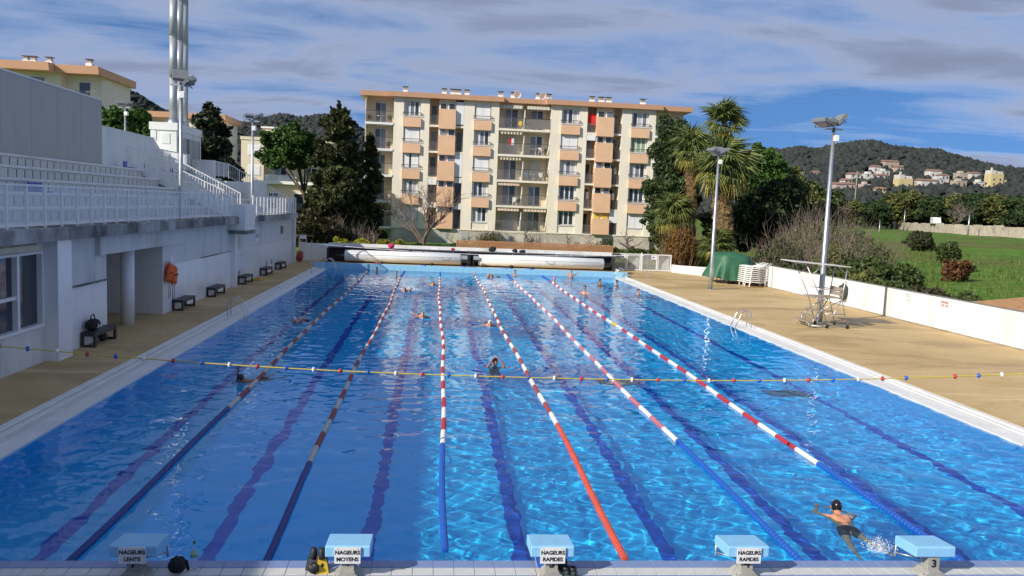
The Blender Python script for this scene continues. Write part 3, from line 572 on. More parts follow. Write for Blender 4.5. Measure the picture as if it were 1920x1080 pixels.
# ------------------------------------------------------------------ other apartment blocks, left background
def flank_block(label, x1, y0, y1, x0, zt, zb, steps, m=cream):
    t = thing('apartment_building', label, 'building', ((x0+x1)/2,(y0+y1)/2,zb)); n = int((zt-zb)/FH)
    MB().box((x0,y0+1.4,zb), (x1,y1,zt)).build('wall', m, t)
    x = x1; k = 0
    while x > x0+1:
        for i in range(n):
            z = zt-(i+1)*FH
            if k % 2 == 0:
                MB().box((x-3.2,y0-.1,z-.2), (x-.05,y0+1.39,z)).build('balcony_slab', white_paint, t); q = MB()
                for j in range(24): q.box((x-3.15+j*.132-.012,y0-.06,z), (x-3.15+j*.132+.012,y0-.035,z+1.05))
                q.box((x-3.2,y0-.07,z+1.05), (x-.05,y0-.02,z+1.1)); kind(q.build('railing', lattice, t), 'stuff')
                w = MB().box((x-2.2,y0+1.34,z+.05), (x-1.0,y0+1.4,z+2.15)).build('window', pvc, t); MB().box((x-2.1,y0+1.31,z+.1), (x-1.1,y0+1.345,z+2.05)).build('pane', glass_win, w)
            else:
                w = MB().box((x-3.0,y0-.03,z+.8), (x-1.4,y0+.0,z+2.3)).build('window', shutter_m, t); MB().box((x-2.9,y0-.06,z+.9), (x-1.5,y0-.028,z+2.2)).build('shutter' if i % 2 else 'pane', shutter_m if i % 2 else glass_pale, w)
        if k % 2: MB().box((x-4.4,y0,zb), (x-.05,y0+1.4,zt)).build('wall', m, t)
        x -= 3.3 if k % 2 == 0 else 4.5; k += 1
    MB().prism([(y0-.7,zt+.75),(y0-.55,zt),(y1+.5,zt),(y1+.5,zt+.75)], x0-.5, x1+.45, 'x').build('roof', fascia, t)
    if steps: MB().prism([(y0-1.9,zt+.75),(y0-1.75,zt),(y0-.71,zt),(y0-.71,zt+.75)], x0-.5, x1-3.6, 'x').build('roof', fascia, t)
    for cx in steps or (x1-6, x1-2.5):
        ch = MB().box((cx-.3,y0+2,zt+.75), (cx+.3,y0+2.6,zt+1.4)).build('chimney', white_paint, t); MB().box((cx-.34,y0+1.96,zt+1.75), (cx+.34,y0+2.64,zt+1.82)).build('cowl_cap', rail_dark, ch); MB().box((cx-.2,y0+2.1,zt+1.4), (cx+.2,y0+2.5,zt+1.75)).build('cowl_core', plinth_m, ch)
    return t
flank_block('cream block with apricot roof edge rising behind the grey wall at upper left', -25.7, 75, 84, -48, 16.1, .9, (-27.2,-33.2,-32.5,-31))
flank_block('more distant cream block with apricot roof edge behind the flues', -22.1, 108.6, 117, -48, 15.3, .9, None)
pale = mat('pale_render', (.70,.62,.47), .85, .06, .7)
t4 = thing('apartment_building', 'pale flat-roofed block with recessed balconies behind the second lamp post', 'building', (-14,110,1))
MB().box((-18.8,106.4,.9), (-6.5,116,12.6)).build('wall', pale, t4); MB().box((-18.8,105,.9), (-15.8,106.4,12.6)).build('wall', pale, t4)
MB().box((-18.9,104.9,12.6), (-6.4,116.1,13.0)).build('roof', pale, t4); MB().box((-16.4,107,13.0), (-14.0,111,14.4)).build('stair_head', pale, t4); MB().box((-16.6,106.8,14.4), (-13.8,111.2,14.6)).build('stair_head_roof', white_paint, t4)
for i in range(4):
    z = 12.4-(i+1)*FH
    w = MB().box((-17.9,104.95,z+.8), (-16.2,105.0,z+2.2)).build('window', shutter_m, t4); MB().box((-17.8,104.92,z+.9), (-16.3,104.955,z+2.1)).build('shutter', pvc, w)
    for xa in (-15.6,-11.4):
        MB().box((xa-.1,104.9,z-.2), (xa+4.0,106.39,z)).build('balcony_slab', white_paint, t4); MB().box((xa-.05,104.93,z), (xa+3.95,104.98,z+1.0)).build('parapet', (glass_pale, mat('dark_green_screen', (.06,.09,.07), .8))[i % 2 if xa > -12 else 0], t4)
        w = MB().box((xa+.9,106.33,z+.05), (xa+2.6,106.4,z+2.15)).build('window', pvc, t4); MB().box((xa+1.0,106.3,z+.1), (xa+1.7,106.335,z+2.05)).build('pane', glass_pale, w); MB().box((xa+1.8,106.3,z+.1), (xa+2.5,106.335,z+2.05)).build('pane', glass_win, w)
# low wing
t5 = thing('house', 'low pale house with terrace seen under the umbrella pine', 'house', (-9,92,1))
MB().box((-14,92,.9), (-6,98,6.6)).build('wall', pale, t5); MB().box((-14.4,91.4,6.6), (-5.6,98.4,6.95)).build('roof', white_paint, t5)
for xa in (-12.6,-9.6): w = MB().box((xa,91.95,3.6), (xa+1.3,92.0,5.6)).build('window', pvc, t5); MB().box((xa+.1,91.92,3.7), (xa+1.2,91.955,5.5)).build('pane', glass_win, w)
MB().box((-13.8,91.2,3.2), (-6.2,91.99,3.4)).build('balcony_slab', white_paint, t5); MB().box((-10.5,91.22,3.4), (-6.3,91.26,4.4)).build('balcony_screen', mat('dark_green_screen', (.06,.09,.07), .8), t5)
# ------------------------------------------------------------------ hills and far woodland
CX, CY = 7.694, -10.252
HS = [(258,548,35.1,4.8,2.4),(268,546,34.8,7.2,3.6),(274,504,32.3,10.5,3.4),(283,502,32.9,11.3,3.0),(302,529,38.5,8.0,4.8),(330,561,43.6,16.1,6.8),(301,517,35.6,8.6,3.9),(289,498,32.0,11.3,3.4),(336,517,36.0,12.1,6.0),(288,470,26.3,12.9,7.9),(302,469,26.9,16.0,5.8),(337,508,34.0,7.9,4.0),(360,524,35.5,9.1,6.2),(383,545,38.2,10.4,4.8),(375,511,31.5,13.2,12.4),(336,489,29.4,10.0,4.6),(241,457,22.2,10.1,5.4),(248,460,23.5,8.9,4.1),(257,457,24.2,6.2,3.1),(257,440,21.4,6.0,3.0),(264,418,18.0,7.1,3.9),(354,496,29.6,7.1,4.8),(259,484,27.7,7.2,2.9),(329,548,40.8,6.7,4.2),(319,485,30.3,7.6,3.8)]
RA = np.array([(8,.0),(13,.03),(16.67,.0451),(20.08,.0653),(21.76,.069),(22.75,.0724),(24.06,.0752),(25.05,.0731),(26,.0775),(27.25,.0813),(28.49,.0826),(29.74,.0759),(30.95,.0744),(32.13,.0734),(33.32,.0663),(34.76,.0593),(36.14,.0558),(36.68,.0548),(42,.04),(55,.03)])
LA = np.array([(-40,.06),(-27,.11),(-22,.115),(-19.54,.1036),(-18.97,.0988),(-18.27,.0913),(-17.81,.0862),(-16,.076),(-12.86,.0778),(-12.03,.0818),(-10.35,.0898),(-9.33,.0867),(-7.61,.0929),(-5.86,.0855),(-4.78,.0741),(-2,.05),(6,.01)])
hill_mat = mat('scrub_hillside', (.045,.052,.036), .95, .45, .012, bump=2.5, bscale=.09, dark=(.075,.06,.035), cov=.64, spec=.05)
hazed_wood_leaf = leafmat('far_woodland', (.026,.032,.031), (.056,.064,.055), .1, .9, 60.)  # crown greens greyed and lightened to stand in for aerial haze
def hill(name, tab, r0, R, azs, seed, ntree, tsize):
    rr = np.concatenate([np.linspace(r0, R, 40), np.linspace(R*1.04, R*1.6, 10)]); A, Rr = np.meshgrid(azs, rr); el = np.interp(A, tab[:,0], tab[:,1])
    top = 4.9+el*R*.985
    def h(A_, R_):
        e_ = np.interp(A_, tab[:,0], tab[:,1]); tp = 4.9+e_*R*.985
        return np.where(R_ < R, 3+(tp-3)*smooth01(r0, R, R_), tp-(tp-2)*smooth01(R, R*1.6, R_))
    rng = np.random.default_rng(seed); Z = h(A, Rr); Z[0] -= 6; a = np.radians(A)
    V = np.stack([CX+Rr*np.sin(a), CY+Rr*np.cos(a), Z], -1); n, m = A.shape; i = np.arange(n*m).reshape(n, m)
    F_ = np.stack([i[:-1,:-1], i[:-1,1:], i[1:,1:], i[1:,:-1]], -1).reshape(-1, 4)
    o = kind(link(name, np_mesh(name, V.reshape(-1,3), F_, hill_mat, True)), 'structure')
    # crowns: low-poly lumps standing on the slope
    ta = rng.uniform(azs[0]+.3, azs[-1]-.3, ntree); tr = r0*1.12+(R*1.02-r0*1.12)*rng.random(ntree)**.8
    hx_ = np.array([(q[0],q[1]) for q in HS]); tx_, ty_ = CX+tr*np.sin(np.radians(ta)), CY+tr*np.cos(np.radians(ta))
    ok = np.ones(ntree, bool)
    for hx0, hy0 in hx_: ok &= ~((np.abs(tx_-hx0-(ty_-hy0)*.62) < 7) & (ty_-hy0 > -15) & (ty_-hy0 < 6))
    ta, tr = ta[ok], tr[ok]; ntree = len(ta)
    base = np.array([(0,0,1),(.9,0,.45),(.28,.86,.45),(-.73,.53,.45),(-.73,-.53,.45),(.28,-.86,.45),(0,0,-.35)]); fc = np.array([(0,1,2),(0,2,3),(0,3,4),(0,4,5),(0,5,1),(6,2,1),(6,3,2),(6,4,3),(6,5,4),(6,1,5)])
    s = tsize*rng.uniform(.55, 1.35, ntree); ar = np.radians(ta); ctr = np.stack([CX+tr*np.sin(ar), CY+tr*np.cos(ar), h(ta, tr)+.25*s], -1)
    vv = base[None]*(s[:,None,None]*rng.uniform(.65, 1.35, (ntree,7,3)))+ctr[:,None]; ff = fc[None]+7*np.arange(ntree)[:,None,None]
    w = kind(link('far_woodland', np_mesh('far_woodland', vv.reshape(-1,3), ff.reshape(-1,3), hazed_wood_leaf, False)), 'stuff'); tag(w, 'dark woodland covering the '+name.replace('_', ' '), 'woodland')
hill('wooded_hill', RA, 300, 1000, np.linspace(9, 54, 220), 3, 26000, 3.0)
hill('distant_ridge', LA, 450, 1500, np.linspace(-38, 5, 170), 4, 15000, 4.6)
# ------------------------------------------------------------------ foliage tools
def cards(ctr, size, rng, asp=1.7, normal_up=0., taper=.35):
    n = len(ctr); d = rng.normal(size=(n,3)); d /= np.linalg.norm(d, axis=1)[:,None]; e = rng.normal(size=(n,3)); e[:,2] += normal_up
    e -= d*(e*d).sum(1)[:,None]; e /= np.linalg.norm(e, axis=1)[:,None]
    s = np.asarray(size)*np.ones(n); a = d*(s*asp*.5)[:,None]; b = e*(s*.5)[:,None]
    V = np.stack([ctr-a-b*taper, ctr+b-a*.1, ctr+a+b*taper*.3, ctr-b+a*.1], 1).reshape(-1,3); return V, np.arange(4*n).reshape(n,4)
def blob_points(blobs, n, rng, shell=.5):
    w = np.array([b[3]*b[3]*b[4] if len(b) > 4 else b[3]**2*b[3] for b in blobs]); w = w**.75; w /= w.sum(); k = rng.choice(len(blobs), n, p=w)
    d = rng.normal(size=(n,3)); d /= np.linalg.norm(d, axis=1)[:,None]; r = (shell+(1-shell)*rng.random(n)**.6)
    B = np.array([(b[0],b[1],b[2],b[3],b[4] if len(b) > 4 else b[3]) for b in blobs])[k]
    return B[:,:3]+d*np.stack([B[:,3]*r, B[:,3]*r, B[:,4]*r], 1)
def limb_mesh(base, blobs, r, rng, m=bark, name='trunk', lean=0.):
    q = MB(); top = max(b[2] for b in blobs); c = np.mean([b[:2] for b in blobs], 0); fork = base[2]+(top-base[2])*.45
    f = (base[0]+(c[0]-base[0])*.5, base[1]+(c[1]-base[1])*.5, fork)
    q.tube([(base[0],base[1],base[2]-.3), ((base[0]+f[0])/2+lean,(base[1]+f[1])/2,(base[2]+fork)/2), f], [r*1.15, r*.85, r*.7], 8)
    for b in blobs[:14]:
        mid = ((f[0]+b[0])/2, (f[1]+b[1])/2, (f[2]+b[2])/2+.2*rng.random()); q.tube([f, mid, b[:3]], [r*.5, r*.3, r*.1], 5, False)
    return q.mesh(name, m, True)
def leafy(name, label, cat, base, blobs, n, size, m, trunk_r=.2, seed=1, group=None, asp=1.7, shell=.45, extra_rough=.25, up=0.):
    """a thing with a trunk and a crown of separate leaf clumps filling lumpy volumes"""
    rng = np.random.default_rng(seed); t = thing(name, label, cat, base, group); sub = []
    for b in blobs:            # break every lobe into smaller clumps for an uneven outline
        rr = b[3]; rz = b[4] if len(b) > 4 else rr
        for _ in range(max(4, int(7*rr*rz**.5))):
            d = rng.normal(size=3); d /= np.linalg.norm(d); q = rng.uniform(.55, 1.0+extra_rough)
            s = rng.uniform(.18, .38)*min(rr, rz*1.3); sub.append((b[0]+d[0]*rr*q, b[1]+d[1]*rr*q, b[2]+d[2]*rz*q, s, s*.8))
    c1 = blob_points(sub, int(n*.72), rng, .35); c2 = blob_points(blobs, n-int(n*.72), rng, shell); ctr = np.concatenate([c1, c2]); ctr[:,2] = np.maximum(ctr[:,2], base[2]+.05)
    V, F_ = cards(ctr, size*rng.uniform(.6, 1.35, len(ctr)), rng, asp, up)
    link('crown', np_mesh('crown', V, F_, m), t); link('trunk', limb_mesh(base, blobs, trunk_r, rng), t); return t
def bare(name, label, cat, base, h, spread, seed, m=twig, levels=5, r=.09, group=None, n0=3, gnarl=.25, up=.5, tf=.28):
    rng = random.Random(seed); t = thing(name, label, cat, base, group); trunk = MB(); tw = MB()
    def grow(p, d, L, rad, lev):
        pts = [p]; q = p; L = h*tf if lev == levels else L
        for _ in range(3):
            d = (d+Vector((rng.gauss(0,gnarl), rng.gauss(0,gnarl), rng.gauss(0,gnarl)*.6+up*.06))).normalized(); q = q+d*(L/3); pts.append(q)
        (trunk if lev >= levels-1 else tw).tube(pts, [rad, rad*.85, rad*.72, rad*.58], 5 if lev >= levels-1 else 3, False)
        if lev <= 0: return
        for k in range(rng.choice((2,3)) if lev < levels else n0):
            a = rng.uniform(0, 2*PI); nd = (d*(1.0)+Vector((math.cos(a)*spread, math.sin(a)*spread, rng.uniform(-.1,.55)*spread))).normalized()
            grow(pts[-1] if k else pts[2], nd, (h*.28 if lev == levels else L)*rng.uniform(.62,.9), rad*.58, lev-1)
    grow(Vector(base)-Vector((0,0,.2)), Vector((rng.uniform(-.15,.15), rng.uniform(-.15,.15), 1)).normalized(), h*.28, r, levels)
    trunk.build('trunk', m, t, True); tw.build('branches', m, t); return t
def brush(name, label, base, w, h, n, seed, m=twig, group=None, leaf=None):
    """leafless thicket of thin upright stems forking near the top"""
    rng = random.Random(seed); t = thing(name, label, 'shrub', base, group); q = MB()
    for _ in range(n):
        a = rng.uniform(0,2*PI); rr = w*.5*rng.random()**.6; p = Vector((base[0]+rr*math.cos(a), base[1]+rr*math.sin(a), base[2]-.1)); H = h*rng.uniform(.5,1.0)*(1.05-.45*(rr/(w*.5))**2)
        d = Vector((math.cos(a)*.35*rr/w+rng.gauss(0,.16), math.sin(a)*.35*rr/w+rng.gauss(0,.16), 1)).normalized(); p1 = p+d*H*.5; d2 = (d+Vector((rng.gauss(0,.2),rng.gauss(0,.2),0))).normalized(); p2 = p1+d2*H*.5
        q.tube([p, p1, p2], [.022,.015,.006], 3, False)
        for _k in range(5):
            s = p.lerp(p1, rng.uniform(.5,1)) if rng.random() < .4 else p1.lerp(p2, rng.uniform(0,.9)); dd = (d2+Vector((rng.gauss(0,.55),rng.gauss(0,.55),rng.gauss(0,.3)))).normalized(); L = H*rng.uniform(.12,.32)
            q.tube([s, s+dd*L*.6, s+dd*L+Vector((0,0,.05))], [.009,.007,.003], 3, False)
    q.build('stems', m, t)
    if leaf:
        r2 = np.random.default_rng(seed); c = blob_points([(base[0],base[1],base[2]+h*.35,w*.45,h*.38)], leaf[1], r2, .2); V, F_ = cards(c, leaf[2]*r2.uniform(.6,1.4,len(c)), r2); link('leaves', np_mesh('leaves', V, F_, leaf[0]), t)
    return t
L_dark = leafmat('dark_conifer', (.008,.015,.005), (.055,.060,.016), .15); L_pine = leafmat('stone_pine', (.012,.038,.007), (.07,.13,.024), .2); L_ivy = leafmat('ivy_leaf', (.012,.028,.009), (.06,.088,.028), .18)
L_cedar = leafmat('cedar_needles', (.006,.012,.007), (.022,.032,.014), .12); L_shrub = leafmat('shrub_leaf', (.02,.04,.010), (.075,.095,.028), .25); L_yel = leafmat('yellow_shrub', (.10,.12,.015), (.34,.30,.03), .3)
L_olive = leafmat('olive_leaf', (.045,.06,.018), (.15,.15,.045), .25); L_rust = leafmat('rust_leaf', (.075,.04,.012), (.20,.115,.03), .25); L_belt = leafmat('belt_pine', (.012,.028,.010), (.045,.068,.022), .15, .7, 3.); L_redb = leafmat('red_bush_leaf', (.06,.025,.012), (.15,.07,.03), .2)
L_grass = leafmat('tall_grass', (.045,.085,.013), (.13,.16,.04), .3); L_palm = leafmat('palm_green', (.03,.055,.014), (.15,.165,.045), .2, .5, 1.); L_dead = leafmat('palm_dead', (.16,.10,.05), (.40,.27,.13), .15, .8, 1.); L_palmy = leafmat('palm_yellowing', (.10,.11,.02), (.30,.25,.05), .2, .6, 1.)
# ------------------------------------------------------------------ left trees
def conifer(label, base, h, r, n, size, m, seed, tops=1, group=None, name='cypress_tree'):
    rng = np.random.default_rng(seed); t = thing(name, label, 'tree', base, group); bl = []
    for k in range(int(85*h/6)):
        u = rng.random()**.8; z = base[2]+h*(.04+.93*u); R_ = r*(1-u)**.5*rng.uniform(.75,1.12)*(1 if u > .12 else .9); a = rng.uniform(0,2*PI); q = rng.random()**.6*.97
        ox = 0 if tops == 1 else (rng.choice([-.55,.0,.6])*smooth01(.6,.9,u)*1.0)
        s = max(.25, r*.31*(1-u)**.45*rng.uniform(.7,1.3)); bl.append((base[0]+ox+R_*q*math.cos(a), base[1]+R_*q*math.sin(a), z, s, s*.75))
    for tx, th in ([(0,1.)] if tops == 1 else [(-.55,.97),(.1,1.02),(.65,.985)]):
        for k in range(9): z = base[2]+h*(th-.022*k); bl.append((base[0]+tx*(1-.02*k), base[1], z, .07+.055*k, .22))
    c = blob_points(bl, n, rng, .3); V, F_ = cards(c, size*rng.uniform(.6,1.3,len(c)), rng, 2.2, .3); link('crown', np_mesh('crown', V, F_, m), t)
    link('trunk', MB().tube([(base[0],base[1],base[2]-.3),(base[0],base[1],base[2]+h*.5),(base[0],base[1],base[2]+h*.95)], [r*.09,r*.06,.02], 8).mesh('trunk', bark, True), t); return t
conifer('tall dark conifer with several pointed tops left of the apartment block', (-1.4,66,.9), 12.5, 3.3, 62000, .23, L_dark, 11, 3, name='conifer_tree')
conifer('dark narrow conifer tucked behind the many-topped one, close to the balconies', (1.3,68.5,.9), 10.3, 1.7, 18000, .22, L_dark, 12, 1, name='conifer_tree')
conifer('dark drooping cedar between the flues and the second lamp post', (-11.6,62,1), 11.8, 3.6, 20000, .27, L_cedar, 13, 1, name='cedar_tree')
conifer('low dark cedar branch mass at the right foot of the drooping cedar', (-9.6,60,1), 7.2, 2.4, 9000, .27, L_cedar, 14, 1, name='cedar_tree')
leafy('umbrella_pine', 'bright green umbrella pine with bare leaning trunk left of the conifers', 'tree', (-4.3,72,.9), [(-6.0,71.5,9.2,2.6,1.4),(-8.3,72,8.9,1.4,1.1),(-4.2,71,9.2,1.5,1.2),(-6.4,70.5,10.6,2.0,1.2),(-6.4,72,9.9,1.9,1.3),(-7.6,72,9.2,1.3,.9),(-5.1,72,10.0,1.6,1.2),(-6.2,71,10.8,1.4,.9),(-4.4,72.5,9.4,1.2,.9),(-6.2,73.5,10,1.7,1.2)], 40000, .2, L_pine, .24, 21, asp=1.4)
leafy('umbrella_pine', 'rounded pine crown showing above the white rear wall of the grandstand', 'tree', (-17.5,58,1), [(-17.2,58,10,2.0,1.6),(-19.5,58,10,2.0,1.5),(-15.4,58,9.4,1.5,1.2),(-21,59,9.5,1.8,1.4),(-14.2,58.5,8.6,1.3,1.1),(-17,57,8.4,2,1.2)], 16000, .26, L_pine, .3, 22, asp=1.4)
leafy('shrub', 'brownish evergreen bush below the conifers beside the grandstand', 'shrub', (-3.2,61.5,.8), [(-3.2,61.5,2.6,1.5,1.6),(-1.6,61.8,2.2,1.3,1.3),(-4.4,61.5,2.2,1.2,1.3)], 7000, .2, leafmat('dull_brown_leaf', (.02,.02,.008), (.06,.05,.02), .15), .1, 23)
brush('bare_shrub', 'pale leafless shrub with fan of twigs in front of the conifers', (-1.4,62.4,.8), 2.6, 3.4, 60, 31, greytwig, 'leafless shrubs below the conifers'); brush('bare_shrub', 'pale leafless shrub between the yellow bushes and the corner balcony', (1.0,63.5,.8), 2.6, 3.0, 55, 32, greytwig, 'leafless shrubs below the conifers')
for k, (x, y, s, lb) in enumerate(((-.2,60.2,.75,'yellow-green bush just above the left end of the roller housing'),(1.5,60.2,.8,'yellow-green bush below the corner balcony'),(3.3,60.4,.75,'bright yellow bush left of the big bare tree'),(4.6,60,.6,'small yellow bush at the foot of the big bare tree'))):
    leafy('yellow_shrub', lb, 'shrub', (x,y,.7), [(x,y,1.25,s,.6),(x+.3,y,1.1,s*.8,.5)], 2600, .1, L_yel, .04, 40+k, 'yellow bushes')
for k, (x0, x1, z) in enumerate(((-3,5.5,1.15),(6.5,22,1.2),(21,27,1.4))):
    leafy('hedge', ('low green hedge behind the roller housing below the conifers','low straggling hedge in front of the apartment plinth','low green hedge behind the white gates')[k], 'hedge', ((x0+x1)/2,62,.6), [(x0+(x1-x0)*i/9,62+.3*math.sin(i*2),z-.15,.7,.45) for i in range(10)], 6000, .14, L_shrub, .05, 50+k)
bare('bare_tree', 'large spreading leafless tree in front of the apartment block', 'tree', (6.6,64,.8), 8.2, .78, 17, twig, 6, .27, None, 6, .2, .8, .12)
for k, (x, y, h, lb) in enumerate(((9.9,64,3.2,'small pollarded bare tree right of the large bare tree'),(15.6,64.5,2.8,'bare shrubby tree below the middle balconies'),(19.1,64,3.2,'small gnarled bare tree above the right end of the timber screen'),(21.8,64,2.8,'small gnarled bare tree behind the end of the timber screen'),(25.8,64,3.6,'gnarled bare tree behind the white gates'),(2.3,62.5,2.6,'thin bare tree above the yellow bushes'))):
    bare('bare_tree', lb, 'tree', (x,y,.8), h, 1.05, 60+k, twig, 4, .16, 'small pollarded trees', 4, .4, .6)
brush('round_shrub', 'round twiggy brown shrub clipped to a dome left of the middle balconies', (12.4,63.5,.8), 2.6, 2.5, 160, 71, mat('ochre_twig', (.17,.12,.06), .9, .3, 3), None, (L_olive,900,.1)); brush('bare_shrub', 'brown leafless shrub below the middle balconies', (17.0,63.5,.8), 2.8, 2.2, 70, 72, greytwig)
leafy('shrub', 'sparse green shrub among bare stems left of the white gates', 'shrub', (22.6,62.5,.8), [(22.6,62.5,1.5,1.0,.8),(21.4,62.5,1.3,.8,.6)], 2200, .13, L_shrub, .05, 73)
# ------------------------------------------------------------------ right trees
leafy('ivy_covered_tree', 'tall tree smothered in dark ivy at the right end of the apartment block', 'tree', (28.6,63,.8), [(27.7,63,12.7,.8,1.3),(28.4,63,11.4,1.2,1.2),(28.3,63,9.4,1.5,1.5),(27.0,63,10.4,.8,.8),(28.5,63,7.2,1.8,1.6),(26.7,63,7.0,.8,.9),(28.6,63,5.0,1.7,1.6),(28.5,63,3.0,1.5,1.5),(29.4,63.2,11.9,.9,1.0),(27.4,63,4.6,1.2,1.6),(30.2,63.4,10.6,1.2,1.2),(30.6,63.6,8.6,1.3,1.3),(30.3,63.4,6.4,1.3,1.4),(29.0,62.8,12.6,.9,.9)], 42000, .19, L_ivy, .4, 81, asp=1.3, extra_rough=.12)
def frond_mesh(name, m, L=1.0, n=22, droop=.35, seed=0):
    rng = random.Random(seed); q = MB(); pet = L*.5
    q.tube([(0,0,0),(pet*.5,0,.06*L),(pet,0,.02*L)], [.03,.022,.018], 4, False)
    for i in range(n):
        a = math.radians(-112+224*i/(n-1)); l = L*.72*(1-.25*abs(a)/2)*rng.uniform(.88,1.08); w = .030*L
        dx, dy = math.cos(a), math.sin(a); px, py = -dy, dx; z0 = .02*L; tip = -droop*l*rng.uniform(.6,1.3)
        p0 = (pet,0,z0); m1 = (pet+dx*l*.55, dy*l*.55, z0+.05*L); e = (pet+dx*l*.95, dy*l*.95, z0+tip)
        q.add([(p0[0]-px*w*.2,p0[1]-py*w*.2,p0[2]),(p0[0]+px*w*.2,p0[1]+py*w*.2,p0[2]),(m1[0]+px*w,m1[1]+py*w,m1[2]-.015),(m1[0]-px*w,m1[1]-py*w,m1[2]-.015),(m1[0],m1[1],m1[2]+.02),e],
              [(0,1,4),(0,4,3),(1,2,4),(3,4,5),(4,2,5)])
    return q.mesh(name, m)
FR = [frond_mesh('frond', L_palm, 1, 22, .35, 1), frond_mesh('frond', L_palm, 1, 20, .6, 2), frond_mesh('frond', L_palmy, 1, 20, .7, 3), frond_mesh('dead_frond', L_dead, 1, 14, .8, 4)]
def palm(label, base, top, rx, nl, nd, skirt, seed, tr=.28):
    rng = random.Random(seed); t = thing('fan_palm', label, 'palm tree', base, 'fan palms'); b = Vector(base); c = Vector(top)
    q = MB(); n = 14
    q.tube([b-Vector((0,0,.3))]+[b.lerp(c, i/n)+Vector((.04*math.sin(i*2.1),0,0)) for i in range(1,n+1)], [tr*1.25]+[tr*(1.05 if i % 2 else .95) for i in range(n)], 12); q.build('trunk', bark, t, True)
    for i in range(nl):
        u = i/nl; el = math.radians(84-118*u+rng.uniform(-14,14)); a = i*2.39996+rng.uniform(-.3,.3); L = rx*rng.uniform(.85,1.15)*(.8+.3*math.sin(PI*min(1,u+.2)))
        o = link('frond', FR[2] if u > .82 else FR[0 if rng.random() < .6 else 1], t, False); o.location = (c-b)+Vector((0,0,-.5*u)); o.rotation_euler = (rng.uniform(-.3,.3), -el, a); o.scale = (L,)*3
    for i in range(nd):
        u = rng.random(); z = c.z-.5-u*skirt; p = b.lerp(c, (z-b.z)/(c.z-b.z)); a = rng.uniform(0,2*PI); L = rx*rng.uniform(.38,.6)*(1-.2*u)
        o = link('dead_frond', FR[3], t, False); o.location = p-b+Vector((math.cos(a)*tr*.9, math.sin(a)*tr*.9, 0)); o.rotation_euler = (rng.uniform(-.4,.4), math.radians(rng.uniform(68,88)), a); o.scale = (L,)*3
palm('left tall fan palm with a tapered skirt of dead fronds in front of the ivy', (30.1,60,.8), (29.4,60,10.3), 2.05, 34, 70, 4.2, 1, .26)
palm('tallest fan palm, its crown standing clear against the sky', (33.9,64,.5), (33.5,64,13.2), 2.2, 32, 40, 3.6, 2, .3)
palm('stout fan palm with the widest crown and thick skirt of dead fronds', (32.0,57.6,.4), (31.5,57.6,8.6), 2.75, 46, 120, 4.6, 3, .5)
palm('young fan palm low in front of the ivy-covered tree', (28.3,59,.7), (27.9,59,4.7), 1.9, 40, 12, 1.2, 4, .2)
palm('small fan palm among the shrubs behind the green tarpaulin', (31.2,56.6,.2), (31.1,56.6,2.3), 1.5, 30, 4, .6, 5, .15)
brush('rust_shrub', 'rust-brown upright shrub behind the low white wall near the gates', (28.3,58,.5), 3.0, 4.6, 130, 91, mat('rust_twig', (.13,.07,.03), .9, .3, 3), None, (L_rust,6500,.16))
leafy('stone_pine', 'dense round stone pine right of the palms', 'tree', (42,75,1.2), [(41.6,75,10.6,1.8,1.7),(43.2,75,9.6,1.7,1.5),(40.2,75,9.3,1.5,1.4),(42,74,8.2,2.0,1.3)], 18000, .24, L_pine, .3, 92, asp=1.4)
leafy('broadleaf_tree', 'dark evergreen tree below the stone pine', 'tree', (40,69,1), [(40.3,69,6.5,2.0,2),(38.3,69,5.4,2.0,2),(42.2,69.5,6.8,2.0,2.2),(40,68,3.8,2.6,2),(36.5,67,4.2,2.0,2),(34.5,66,3.8,1.8,2)], 20000, .24, leafmat('evergreen_oak', (.008,.018,.006), (.035,.05,.014), .2), .25, 93)
leafy('broadleaf_tree', 'olive-yellow tree between the stone pine and the timber pole', 'tree', (46.5,77,1.4), [(46.2,77,8.6,1.5,1.8),(47.6,77,7.0,1.5,2),(45.3,77,6.6,1.4,2),(47,77,4.6,1.8,2)], 11000, .22, L_olive, .18, 94)
leafy('broadleaf_tree', 'dull green tree right of the timber pole', 'tree', (51,82,1.6), [(50.6,82,7.2,2,2),(53,82,6.4,1.9,1.9),(51.5,82,4.6,2.4,2)], 11000, .26, L_shrub, .2, 95)
for k, (x, y, w, h, n, lb) in enumerate(((35.0,53,4.0,4.6,120,'brown leafless thicket directly behind the green tarpaulin'),(38.6,55,5.0,6.4,180,'tallest brown leafless thicket, left of the nearer right lamp post'),(42,57,5.0,6.0,150,'brown leafless thicket behind the nearer right lamp post'),(36.0,46,3.6,4.4,110,'brown leafless thicket above the lifeguard chair'),(40,49,4.4,4.6,120,'brown leafless thicket at the edge of the green meadow'),(46,63,5.,5.0,110,'distant brown thicket left of the meadow'))):
    brush('bare_thicket', lb, (x,y,ground_z(x,y)), w, h, n, 100+k, greytwig if k % 2 else twig, 'brown thickets beyond the wall', (L_olive,1800,.14) if k % 2 else (L_shrub,1400,.14))
leafy('shrub', 'dark green bush at the foot of the thickets beyond the lifeguard chair', 'shrub', (37,40,.1), [(36.5,40,1.2,1.3,1.1),(38.2,41,1.2,1.3,1.1),(35.6,42,1.3,1.2,1.1)], 7000, .17, L_shrub, .1, 120)
hx = [(32.4,46,1.5),(32.8,43,1.6),(33.0,40,1.7),(33.2,37,1.75),(33.4,34,1.55),(33.6,31,1.5),(33.8,28.2,1.4),(34.2,25.6,1.2),(35,23,1.0)]
